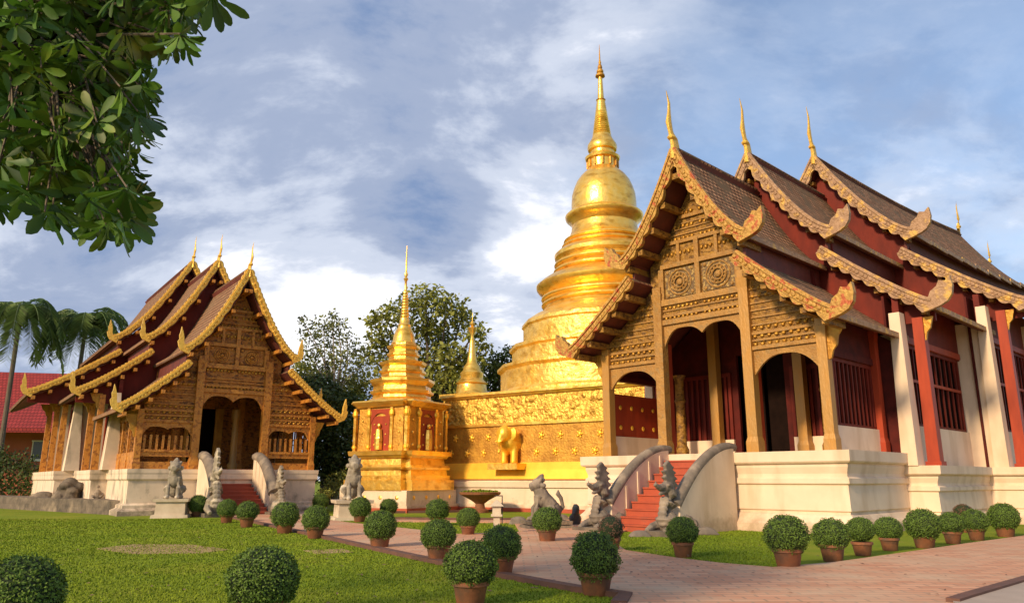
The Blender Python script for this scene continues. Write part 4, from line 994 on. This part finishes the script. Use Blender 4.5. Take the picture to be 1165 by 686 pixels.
# ================================================================ foliage builders
def rdir():
    z = random.uniform(-1, 1); a = random.uniform(0, 2 * math.pi); r_ = math.sqrt(1 - z * z); return Vector((r_ * math.cos(a), r_ * math.sin(a), z))
def crown_mesh(mb, clumps, nper, size, flat=.75):
    for (c, r_) in clumps:
        c = Vector(c); n = int(nper * r_ * r_)
        for _ in range(n):
            d = rdir(); rad = r_ * (random.random() ** .45)
            k = 1 + .35 * noise.noise(c + d * 2.0)
            p = c + Vector((d.x, d.y, d.z * flat)) * rad * k
            a = rdir(); nn = (Vector((0, 0, 1)) + rdir() * .9).normalized()
            mb.leaf(p, a, nn, size * random.uniform(.6, 1.3), size * random.uniform(.5, .8), .15)
def tree(name, label, base, clumps, trunk_r, nper, size, ml, mbk, group=None, fork=.35):
    t = thing(name, label, 'tree', base, 0, group); B = Vector(base)
    cl = [(Vector(c) - B, r_) for c, r_ in clumps]
    mean = sum((c for c, r_ in cl), Vector()) / len(cl); low = min(c.z - r_ for c, r_ in cl)
    hf_ = max(low * .9, mean.z * fork)
    b = MB(); top = Vector((mean.x * .4, mean.y * .4, hf_))
    b.tube([(0, 0, -.2), (top.x * .3, top.y * .3, hf_ * .5), top], [trunk_r * 1.3, trunk_r, trunk_r * .8], 8)
    for c, r_ in cl:
        m1 = top.lerp(c, .5) + Vector((random.uniform(-.5, .5), random.uniform(-.5, .5), random.uniform(0, .8)))
        b.tube([top, m1, c], [trunk_r * .5, trunk_r * .28, trunk_r * .1], 5)
        for _ in range(4): b.tube([c, c + rdir() * r_ * .8], [trunk_r * .1, trunk_r * .03], 4)
    fixn(b.build('trunk', mbk, t))
    b = MB(); crown_mesh(b, cl, nper, size); b.build('crown', ml, t)
    return t
def pc(px, py, Y, r_): return (point_at(px, py, Y), r_)
random.seed(11)
# large spreading tree behind the small stupa
big = [pc(*a) for a in ((485, 340, 62, 1.9), (462, 355, 61, 1.8), (440, 362, 62, 1.6), (508, 352, 62, 1.8), (525, 362, 63, 1.5), (540, 378, 62, 1.3), (430, 385, 62, 1.3), (450, 395, 63, 1.8), (500, 385, 64, 2.0), (485, 372, 62, 1.6),
                        (475, 410, 64, 2.2), (510, 405, 62, 1.8), (535, 410, 63, 1.6), (440, 420, 62, 1.7), (505, 432, 62, 2.3), (530, 436, 64, 1.9), (420, 405, 63, 1.1), (480, 440, 63, 2.4), (550, 395, 62, .8), (425, 365, 62, .9))]
tree('broadleaf_tree', 'tall spreading green tree whose crown rises behind the small golden stupa', (point_at(490, 546, 64).x, 64, 0), big, .5, 120, .42, M['leaf_tree'], M['bark'])
sp = [pc(*a) for a in ((368, 372, 55, 1.2), (385, 368, 55, .9), (350, 380, 56, .9), (395, 385, 55, .8), (375, 392, 56, 1.2), (355, 402, 55, 1.1), (390, 408, 55, 1.3), (405, 398, 56, .9), (372, 418, 56, 1.3), (410, 418, 55, .9), (358, 430, 55, .9), (395, 430, 55, 1.0), (345, 365, 55, .5), (378, 358, 55, .5))]
tree('slender_tree', 'airy pale tree with sky showing through its twigs, right of the left temple roof', (point_at(382, 546, 55).x, 55, 0), sp, .2, 170, .26, M['leaf_sparse'], M['bark_pale'])
dk = [pc(*a) for a in ((350, 445, 50, 1.3), (365, 460, 49, 1.5), (385, 455, 51, 1.4), (400, 462, 52, 1.4), (352, 480, 50, 1.3), (375, 485, 49, 1.7), (398, 490, 50, 1.5), (360, 510, 49, 1.5), (385, 515, 49, 1.6), (402, 520, 50, 1.2), (350, 530, 49, 1.2), (375, 535, 49, 1.3), (340, 440, 51, .9), (335, 455, 50, 1.0), (395, 540, 50, 1.1), (370, 440, 51, 1.1))]
tree('evergreen_tree', 'dense dark evergreen filling the gap between the left temple and the small golden stupa', (point_at(375, 546, 50).x, 50, 0), dk, .35, 330, .30, M['leaf_dark'], M['bark'])
dk = [pc(*a) for a in ((565, 412, 66, 1.4), (578, 402, 66, 1.1), (558, 425, 66, 1.5), (572, 428, 66, 1.5), (585, 415, 67, 1.0), (552, 440, 66, 1.4), (575, 445, 67, 1.6))]
tree('broadleaf_tree', 'small dark green tree between the slender distant stupa and the huge stupa', (point_at(570, 546, 66).x, 66, 0), dk, .3, 170, .36, M['leaf_dark'], M['bark'])
lowt = [pc(*a) for a in ((340, 430, 58, 1.5), (325, 440, 60, 1.4), (410, 440, 58, 1.7), (345, 415, 59, 1.1), (400, 445, 59, 1.6), (415, 470, 58, 1.5), (362, 428, 60, 1.6))]
tree('broadleaf_tree', 'mid green tree low behind the pale twiggy one and the left temple eaves', (point_at(370, 546, 59).x, 59, 0), lowt, .3, 170, .32, M['leaf_tree'], M['bark'])
# trees behind the house and temples
def shrub(name, label, base, parts, nper, size, m, group=None):
    t = thing(name, label, 'shrub', base, 0, group)
    b = MB(); crown_mesh(b, parts, nper, size, .9); b.build('foliage', m, t)
    b = MB()
    for c, r_ in parts: b.tube([(0, 0, 0), Vector(c) * .6, c], [.05, .035, .01], 5)
    b.build('stem', M['bark'], t); return t
q = ground_at(8, 560)
shrub('shrub', 'dark leafy shrub against the orange house, at the left edge', (point_at(10, 546, 52).x, 52, 0), [((1.2, 0, 1.9), 1.0), ((.3, .4, 2.5), 1.2), ((-1.2, 0, 2.9), 1.2), ((-3.0, 0, 2.8), 1.3), ((-2.2, 0, 1.1), 1.2), ((-.8, 0, 1.3), 1.3), ((.7, 0, 1.0), 1.1), ((-3.5, 0, 1.4), 1.3), ((1.6, .3, .7), .8), ((-1.5, .5, 2.0), 1.0)], 330, .22, M['leaf_dark'])
q = ground_at(385, 580)
shrub('shrub', 'loose green shrub beside the plinth right of the left temple stairs', (q.x, q.y, 0), [((0, 0, 1.3), .75), ((.5, .1, 1.1), .6), ((-.55, 0, 1.0), .6), ((.2, 0, 1.7), .5)], 700, .13, M['leaf_tree'])
q = ground_at(366, 582)
shrub('shrub', 'low round green shrub just left of the guardian lion by the small golden stupa', (q.x, q.y, 0), [((0, 0, .7), .45), ((.25, 0, .9), .35)], 900, .10, M['leaf_tree'])

# palms at the far left
def palm(label, x, y, h, seed, lean=.0):
    random.seed(seed)
    t = thing('palm_tree', label, 'palm', (x, y, 0), 0, 'palms behind the left temple')
    b = MB(); b.tube([(0, 0, -.2), (lean * .3, 0, h * .5), (lean, 0, h)], [.22, .17, .15], 10); b.tube([(lean, 0, h - .1), (lean, 0, h + 1.1)], [.19, .13], 8); fixn(b.build('trunk', M['bark'], t))
    b = MB(); top = Vector((lean, 0, h + 1.0))
    for i in range(40):
        az = 2 * math.pi * i / 22 * 2.618 + random.uniform(-.2, .2); up = random.uniform(.15, 1.25); L = random.uniform(4.0, 5.2)
        hd = Vector((math.cos(az), math.sin(az), 0)); pts = []
        for k in range(13):
            s_ = k / 12; pts.append(top + hd * (L * (s_ * .9 - .22 * s_ * s_)) + Vector((0, 0, L * (up * s_ * .95 - (1.05 + .3 * up) * s_ * s_ * .9))))
        b.tube(pts, [.05 * (1 - s_ / 14) for s_ in range(13)], 4)
        side = hd.cross(Vector((0, 0, 1)))
        for k in range(2, 48):
            s_ = k / 48 * 12; a = int(s_); p = pts[a].lerp(pts[min(a + 1, 12)], s_ - a); tg = (pts[min(a + 1, 12)] - pts[a]).normalized() if a < 12 else (pts[12] - pts[11]).normalized()
            for q in (-1, 1):
                d = (side * q * .95 + tg * .6 + Vector((0, 0, -.5)) + rdir() * .15).normalized()
                b.leaf(p, d, tg, random.uniform(.8, 1.2), .13, .1)
    b.build('crown', M['leaf_palm'], t); return t
p = point_at(20, 380, 58); palm('drooping palm at the left edge, above the red roof', p.x, 58, p.z + .6, 5)
p = point_at(93, 385, 62); palm('drooping palm standing just left of the left temple roof', p.x, 62, p.z + .2, 6, .2)

# ================================================================ potted topiary
def leafy_ball(r_, n, size, seed, m, rag=.06):
    random.seed(seed); b = MB()
    for _ in range(n):
        d = rdir(); k = 1 + rag * noise.noise(d * 3.1 + Vector((seed, 0, 0))) * 2 + random.uniform(-.05, .035)
        p = d * r_ * k; a = (rdir() + d * .35).normalized(); nn = (d + rdir() * .5).normalized()
        b.leaf(p, a, nn, size * random.uniform(.7, 1.2), size * random.uniform(.45, .7), .1)
    for _ in range(n // 160):
        d = rdir(); p = d * r_ * .98
        for q in range(4): b.leaf(p + d * size * q * .45, (rdir() * .7 + d).normalized(), rdir(), size * .9, size * .4, .1)
    return b
BR = .365
ballA = [leafy_ball(BR, 6500, .036, s_, M['leaf_ball'], .02 + .014 * s_) for s_ in (1, 2, 3, 4, 5)]
ball_me = []; dry_me = None
def mesh_of(b, m, name):
    me = bpy.data.meshes.new(name); me.from_pydata(b.v, [], b.f); me.materials.append(m); me.update(); return me
for b in ballA:
    b.v = [(v[0], v[1], v[2] * .95) for v in b.v]; ball_me.append(mesh_of(b, M['leaf_ball'], 'bush'))
dry_me = mesh_of(leafy_ball(BR * .9, 3000, .045, 9, M['dry_leaf'], .12), M['dry_leaf'], 'bush')
cb = MB(); cb.ball((0, 0, 0), BR * .93, 24, 16); core_me = mesh_of(cb, M['leaf_core'], 'twigs'); core_me.polygons.foreach_set('use_smooth', [True] * len(core_me.polygons))  # solid dark ball under the leaves, coloured as the bush's inner shade
pt = MB(); pt.lathe([(.17, 0), (.19, .02), (.235, .26), (.245, .27), (.265, .275), (.27, .33), (.255, .34), (.235, .34), (.23, .30), (.05, .29)], 0, 0, 28)
pot_me = mesh_of(pt, M['terracotta'], 'pot')
bm = bmesh.new(); bm.from_mesh(pot_me); bmesh.ops.recalc_face_normals(bm, faces=bm.faces); [setattr(f, 'smooth', True) for f in bm.faces]
for e_ in bm.edges:
    e_.smooth = not (len(e_.link_faces) == 2 and e_.calc_face_angle(0) > .6)
bm.to_mesh(pot_me); bm.free()
sb = MB(); sb.lathe([(.225, .30), (.23, .312), (.1, .325), (.0, .328)], 0, 0, 18); soil_me = mesh_of(sb, M['kerb'], 'soil')
def topiary(px, py, wpx, label, k=0, dry=False, top=None, Z=None, grp='clipped round bushes in terracotta pots'):
    if Z is None: g_ = ground_at(px, py); loc = Vector((g_.x, g_.y + .2, 0))
    else: g_ = point_at(px, 546, Z); loc = Vector((g_.x, Z, 0))
    w = wpx * (loc.y * math.cos(PITCH)) / FPX / 1.04
    s_ = w / (2 * BR)
    zt = None
    t = thing('potted_topiary', label, 'potted bush', loc, random.uniform(0, 6.28), grp)
    def child(me, name, par):
        o = bpy.data.objects.new(name, me); C.objects.link(o); o.parent = par; return o
    ps = min(max(s_, .8), 1.05)
    pot = child(pot_me, 'pot', t); pot.scale = (ps, ps, ps * random.uniform(.95, 1.08)); child(soil_me, 'soil', pot)
    if top is None: top_z = .83
    else:
        d = ray(px, top); P = Vector((0, 0, CAMH)) + d * (loc.y / d.y); top_z = P.z
    zc = top_z - BR * s_ * .97
    zc = max(zc, .30 + BR * s_ * .55)
    bu = child(dry_me if dry else ball_me[k % 5], 'bush', t); bu.location = (0, 0, zc); bu.scale = (s_ * random.uniform(.95, 1.05), s_, s_ * random.uniform(.9, 1.03)); bu.rotation_euler = (0, 0, random.uniform(0, 6.28))
    c = child(core_me, 'twigs', bu)  # dark filler ball, inner shade by colour
    return t
random.seed(21)
TP = [(40, None, 90, 637, 7.3, 'large round bush cut by the left edge of the picture, alone on the front lawn'),
      (307, None, 78, 625, 8.4, 'large round potted bush at the bottom edge on the front lawn'),
      (534, 692, 60, 617, None, 'large round potted bush at the bottom edge, beside the path kerb in the middle'),
      (680, 679, 57, 608, None, 'big round bush in a terracotta pot standing on the paving near the bottom middle'),
      (570, 656, 46, 603, None, 'round potted bush just behind the bottom middle one, on the kerb side'),
      (497, 640, 40, 596, None, 'round potted bush half hidden behind the bottom middle bush, to its left'),
      (430, 625, 37, 586, None, 'round potted bush by the path kerb, alone between left row and middle cluster'),
      (356, 613, 31, 578, None, 'round bush nearest the camera in the row at the left stairs'),
      (321, 607, 30, 575, None, 'round bush fourth in the row before the left stairs, on their right side'),
      (278, 600, 25, 569, None, 'round bush directly before the foot of the left red stairs'),
      (255, 595, 22, 568, None, 'round bush just left of the foot of the left red stairs'),
      (222, 588, 21, 566, None, 'small round bush beside the lion pedestal before the left temple'),
      (408, 594, 24, 567, None, 'round potted bush in front of the small golden stupa, next to its guardian lion'),
      (441, 591, 20, 570, None, 'smallest round potted bush before the left corner of the small golden stupa'),
      (497, 598, 27, 572, None, 'round potted bush on the grass strip before the right corner of the small golden stupa'),
      (532, 610, 26, 577, None, 'round potted bush below the stone bowl planter'),
      (623, 618, 33, 576, None, 'round potted bush right in front of the seated lion by the golden wall'),
      (780, 635, 35, 587, None, 'round potted bush in front of the right naga of the right temple stairs'),
      (902, 648, 48, 585, None, 'tallest potted bush of the right row, nearest the camera'),
      (953, 640, 41, 588, None, 'second potted bush of the right row from its near end'),
      (987, 633, 30, 587, None, 'third potted bush of the right row from its near end, narrow'),
      (1018, 627, 30, 587, None, 'fourth potted bush of the right row, below the corner of the cream plinth'),
      (1058, 624, 38, 582, None, 'fifth potted bush of the right row, wide crown'),
      (1090, 619, 29, 583, None, 'sixth potted bush of the right row, touching the wide one'),
      (1117, 615, 28, 586, None, 'low seventh potted bush of the right row, below the brown one'),
      (1150, 611, 33, 573, None, 'last green potted bush at the right edge of the picture'),
      (363, 583, 18, 567, None, 'small round bush beside the white wall, right of the left temple stairs')]
for i, (px, py, w, tp, Z, lb) in enumerate(TP): topiary(px, py, w, lb, i, False, tp, Z)
topiary(697, 628, 29, 'brown withered round bush in a pot before the right temple stairs', 0, True, 586, None, 'withered potted bushes')
topiary(1103, 606, 20, 'brown withered bush against the cream plinth at the far right', 0, True, 572, None, 'withered potted bushes')

# ================================================================ statues and small things
def lion(label, loc, rot, s=1.0, m='stone', pedestal=None, ph=.55, group=None):
    b = MB()
    b.ball((0, .28, .32), (.27, .34, .3), 12, 8)                      # haunches
    b.tube([(0, .25, .42), (0, -.02, .72), (0, -.12, .98)], [.27, .25, .2], 10)   # trunk rising to the neck
    b.ball((0, -.08, .66), (.23, .22, .27), 12, 8)
    b.ball((0, -.18, 1.12), (.20, .2, .20), 12, 8)                    # head
    b.tube([(0, -.28, 1.08), (0, -.44, 1.06)], [.13, .10], 8)         # muzzle
    b.tube([(0, -.28, 1.0), (0, -.40, .95)], [.09, .06], 8)           # jaw
    for q in (-1, 1):
        b.tube([(q * .15, -.16, .74), (q * .17, -.27, .4), (q * .17, -.28, .06)], [.11, .08, .07], 8)
        b.ball((q * .17, -.36, .06), (.09, .14, .07), 8, 6)
        b.tube([(q * .22, .28, .34), (q * .27, .02, .3), (q * .26, -.02, .06)], [.17, .12, .08], 8)
        b.ball((q * .26, -.1, .06), (.09, .15, .07), 8, 6)
        b.tube([(q * .14, -.12, 1.24), (q * .19, -.1, 1.32)], [.07, .04], 6)
    for k in range(6):
        a = k / 6 * math.pi * 2; b.ball((.2 * math.cos(a), -.04, 1.08 + .2 * math.sin(a)), (.08, .1, .08), 7, 5)   # mane curls
    b.tube([(0, -.1, 1.26), (0, -.04, 1.36), (0, .02, 1.44)], [.13, .10, .03], 6)
    b.tube([(0, .55, .15), (0, .68, .4), (0, .6, .7), (0, .5, .82), (0, .52, .95)], [.06, .06, .07, .08, .02], 7)
    t = thing('lion_statue', label, 'statue', loc, rot, group, s)
    off = ph / s if pedestal else .0
    b.v = [(x, y, z + off) for x, y, z in b.v]
    o = b.build('body', M[m], t); fixn(o); remesh(o, .02)
    if pedestal:
        p = MB(); p.taper(0, .1, 0, .12 / s, .62, .72, .6, .7); p.taper(0, .1, .12 / s, off - .1, .5, .62, .48, .6); p.taper(0, .1, off - .1, off, .58, .68, .6, .7); p.build('pedestal', M[pedestal], t)
    return t
g_ = ground_at(189, 589); lion('grey stone guardian lion with raised crest on a square cream pedestal before the left temple', (g_.x, g_.y + .5, 0), R(15), 1.15, 'stone', 'stone_light', .75)
g_ = ground_at(397, 592); lion('pale weathered guardian lion on a pedestal at the left corner of the small golden stupa', (g_.x, g_.y + .5, 0), R(20), 1.2, 'stone', 'stone_light', .75)
g_ = ground_at(622, 602); lion('seated stone lion facing left before the white podium of the huge stupa', (g_.x - .1, g_.y + .3, 0), R(-75), 1.0, 'stone_grey', 'weathered', .25)
def guardian(label, loc, rot, s, m, name='guardian_statue'):
    b = MB()
    b.taper(0, 0, 0, .3, .42, .42, .36, .36)
    b.tube([(0, 0, .25), (0, 0, .6), (0, 0, .95), (0, 0, 1.2)], [.3, .24, .27, .12], 10)
    b.ball((0, -.03, 1.32), (.14, .15, .17), 10, 7); b.tube([(0, 0, 1.42), (0, 0, 1.58), (0, 0, 1.8)], [.13, .08, .015], 8)
    for q in (-1, 1): b.tube([(q * .24, 0, 1.08), (q * .34, -.06, .82), (q * .18, -.24, .66)], [.1, .085, .07], 8); b.tube([(q * .12, -.05, .4), (q * .3, -.2, .3), (q * .05, -.32, .3)], [.13, .12, .09], 8)
    o = b.build(name, M[m]); fixn(o); remesh(o, .035); o.location = loc; o.rotation_euler = (0, 0, rot); o.scale = (s,) * 3
    return tag(o, label, 'statue')
g_ = ground_at(98, 583); guardian('small dark crowned guardian figure on the terrace left of the lion, before the left temple', (g_.x, g_.y + .8, .2), R(30), .75, 'stone_grey')
def boulder(label, loc, dims, seed, m='weathered', name='carved_block', cat='carved stone'):
    random.seed(seed); b = MB()
    b.taper(0, 0, 0, dims[2] * .35, dims[0], dims[1], dims[0] * .94, dims[1] * .94); b.taper(0, 0, dims[2] * .35, dims[2] * .8, dims[0] * .8, dims[1] * .8, dims[0] * .72, dims[1] * .74)
    b.ball((0, 0, dims[2] * .8), (dims[0] * .75, dims[1] * .75, dims[2] * .4), 12, 8)
    for _ in range(9): b.ball((random.uniform(-.8, .8) * dims[0], random.uniform(-.8, .8) * dims[1], random.uniform(.2, .9) * dims[2]), tuple(random.uniform(.12, .3) * dims[2] for _ in range(3)), 8, 6)
    o = b.build(name, M[m]); fixn(o); remesh(o, .05); o.location = loc; return tag(o, label, cat)
g_ = ground_at(60, 582); boulder('big worn carved stone block with rounded top, at the left end of the terrace', (g_.x, g_.y + 1.2, .2), (.6, .55, 1.2), 4, 'weathered')
g_ = ground_at(28, 580); boulder('low dark worn stone block at the far left of the terrace', (g_.x, g_.y + 1.5, .2), (.7, .6, .6), 5)
g_ = ground_at(118, 585); boulder('long low worn stone block right of the dark guardian figure', (g_.x + .6, g_.y + 1.0, .2), (1.3, .5, .35), 6)
g_ = ground_at(655, 598); boulder('small dark upright stone between the seated lion and the right temple stairs', (g_.x, g_.y, 0), (.16, .14, .62), 7, 'metal_dark', 'stone_marker', 'stone')
# bits of rubble round the naga bases of the right temple
for px, py, d, lb in ((728, 610, (.3, .2, .14), 'broken stone lump at the foot of the right temple stairs'), (803, 608, (.35, .22, .18), 'low brown stone right of the right naga'), (637, 592, (.4, .3, .2), 'low stone lump left of the left naga'), (590, 596, (.35, .25, .22), 'rounded stone on the grass left of the seated lion')):
    g_ = ground_at(px, py); boulder(lb, (g_.x, g_.y, 0), d, px, 'stone_grey', 'stone_lump', 'stone')
# bowl planter
g_ = ground_at(546, 583)
t = thing('bowl_planter', 'wide brown bowl planted with yellow green herbs before the golden wall', 'planter', (g_.x, g_.y, 0), scale=.82)
b = MB(); b.lathe([(.5, 0), (.5, .15), (.3, .25), (.26, .5), (.5, .68), (.95, .92), (1.18, 1.02), (1.22, 1.14), (1.12, 1.16), (1.05, 1.05), (.3, 1.0)], 0, 0, 24); autosmooth(fixn(b.build('bowl', M['terracotta'], t)), 40)
b = MB(); random.seed(8)
for _ in range(1500):
    a = random.uniform(0, 6.28); r_ = 1.08 * math.sqrt(random.random()); p = Vector((r_ * math.cos(a), r_ * math.sin(a), 1.02 + .22 * random.random() * (1.1 - r_ * .5)))
    b.leaf(p, (rdir() + Vector((0, 0, .8))).normalized(), rdir(), .14, .06, .1)
b.build('plants', M['blade'], t)
# garden lantern
g_ = ground_at(565, 608)
t = thing('garden_lantern', 'small stone lantern with a dark bracket on the grass beside the bowl planter', 'lantern', (g_.x, g_.y, 0))
b = MB(); b.box(-.09, .09, -.09, .09, 0, .5); b.box(-.16, .16, -.16, .16, .5, .56); b.box(-.12, .12, -.12, .12, .56, .78); b.taper(0, 0, .78, .95, .2, .2, .03, .03); b.taper(0, 0, 0, .12, .2, .2, .15, .15); b.build('stand', M['stone_light'], t)
b = MB(); b.box(.14, .17, -.02, .02, .3, 1.05); b.box(-.05, .17, -.021, .021, 1.05, 1.08); b.build('bracket', M['metal_dark'], t)

# ================================================================ foreground tree, hanging in from the upper left
random.seed(33)
ft = thing('leafy_tree', 'near tree hanging glossy whorled leaves into the upper left corner', 'tree', (-8.5, 3.0, 0))
B0 = Vector((-8.5, 3.0, 0))
tk = MB(); tk.tube([(0, 0, -.1), (.1, .1, 1.5), (.3, .3, 3.2)], [.34, .27, .22], 12)
crown = MB(); twigs = []
poly = [(-60, -60), (262, -60), (272, 4), (250, 20), (205, 30), (222, 50), (214, 76), (200, 66), (176, 70), (160, 60), (160, 88), (176, 110), (172, 150), (170, 176), (152, 210), (157, 250), (150, 268), (112, 275), (100, 262), (82, 232), (62, 262), (40, 262), (28, 232), (8, 240), (-60, 235)]
def inside(x, y, pl):
    c = False; j = len(pl) - 1
    for i in range(len(pl)):
        if (pl[i][1] > y) != (pl[j][1] > y) and x < (pl[j][0] - pl[i][0]) * (y - pl[i][1]) / (pl[j][1] - pl[i][1]) + pl[i][0]: c = not c
        j = i
    return c
cen = []
while len(cen) < 680:
    x = random.uniform(-60, 262); y = random.uniform(-60, 262)
    if inside(x + 7, y + 7, poly) and inside(x - 7, y + 7, poly) and inside(x, y + 14, poly): cen.append((x, y, random.uniform(4.6, 7.4)))
for i in range(190): cen.append((random.uniform(-520, 10), random.uniform(-420, 180), random.uniform(4.6, 7.5)))
for x, y, Y in cen:
    c = point_at(x, y, Y) - B0
    ax = (rdir() * .7 + Vector((.25, -.1, -.15))).normalized()
    twigs.append((c, ax))
    nl = random.randint(7, 10); u = ax.orthogonal().normalized(); v = ax.cross(u); ph = random.uniform(0, 6)
    L0 = random.uniform(.15, .235)
    for k in range(nl):
        a = ph + 2 * math.pi * k / nl + random.uniform(-.15, .15); el_ = random.uniform(.15, .6)
        d = ((u * math.cos(a) + v * math.sin(a)) + ax * el_ + Vector((0, 0, -.35))).normalized()
        nn = (ax - d * ax.dot(d)).normalized()
        L = L0 * random.uniform(.75, 1.15)
        crown.blade(c + d * .03, d, nn, L, L * random.uniform(.30, .38), random.uniform(.05, .35))
crown.build('crown', M['leaf_front'], ft, True)
hubs = [Vector((.3, .3, 3.2)) + Vector(h) for h in ((2.6, 2.0, 1.2), (3.6, 2.6, 1.3), (1.5, 1.6, 1.5), (4.3, 2.4, 1.8), (.8, 2.4, .6), (3.2, 1.2, 2.4))]
for h in hubs: tk.tube([(.3, .3, 3.1), Vector((.3, .3, 3.2)).lerp(h, .5) + Vector((0, 0, .4)), h], [.17, .1, .05], 8)
fixn(tk.build('trunk', M['bark'], ft))
tw = MB()
for c, ax in twigs:
    h = min(hubs, key=lambda q: (q - c).length); m_ = h.lerp(c, .55) + rdir() * .12 + Vector((0, 0, .12))
    tw.tube([h, m_, c], [.022, .012, .006], 4)
fixn(tw.build('twigs', M['bark'], ft))

# ================================================================ fallen leaves
random.seed(77); b = MB()
for _ in range(420):
    Y = random.uniform(6, 26); x = random.uniform(-.7, .65) * Y; a = random.uniform(0, 6.28)
    b.leaf(Vector((x, Y, .062 + random.uniform(0, .02))), Vector((math.cos(a), math.sin(a), .05)).normalized(), (Vector((0, 0, 1)) + rdir() * .3).normalized(), random.uniform(.05, .10), random.uniform(.03, .05), .2)
o = b.build('fallen_leaves', M['dry_leaf']); o['kind'] = 'stuff'; o['label'] = 'brown fallen leaves scattered over lawn and path'; o['category'] = 'leaves'
# ================================================================ lawn blades near the camera
random.seed(5)
path_xy = path_poly
b = MB(); n = 0
while n < 170000:
    Y = 4.5 + 27 * random.random() ** 1.7; x = random.uniform(-.72, .34) * Y
    if inside(x, Y, path_xy): continue
    h = random.uniform(.014, .032); a = random.uniform(0, 6.28); w = .0025 + .0007 * Y
    dx, dy = math.cos(a) * w, math.sin(a) * w; lx, ly = random.uniform(-.02, .02), random.uniform(-.02, .02)
    o = len(b.v); b.v += [(x - dx, Y - dy, 0), (x + dx, Y + dy, 0), (x + lx, Y + ly, h)]; b.f.append((o, o + 1, o + 2)); n += 1
o = b.build('grass', M['blade']); o['kind'] = 'stuff'; o['label'] = 'short mown grass blades of the lawn'; o['category'] = 'grass'
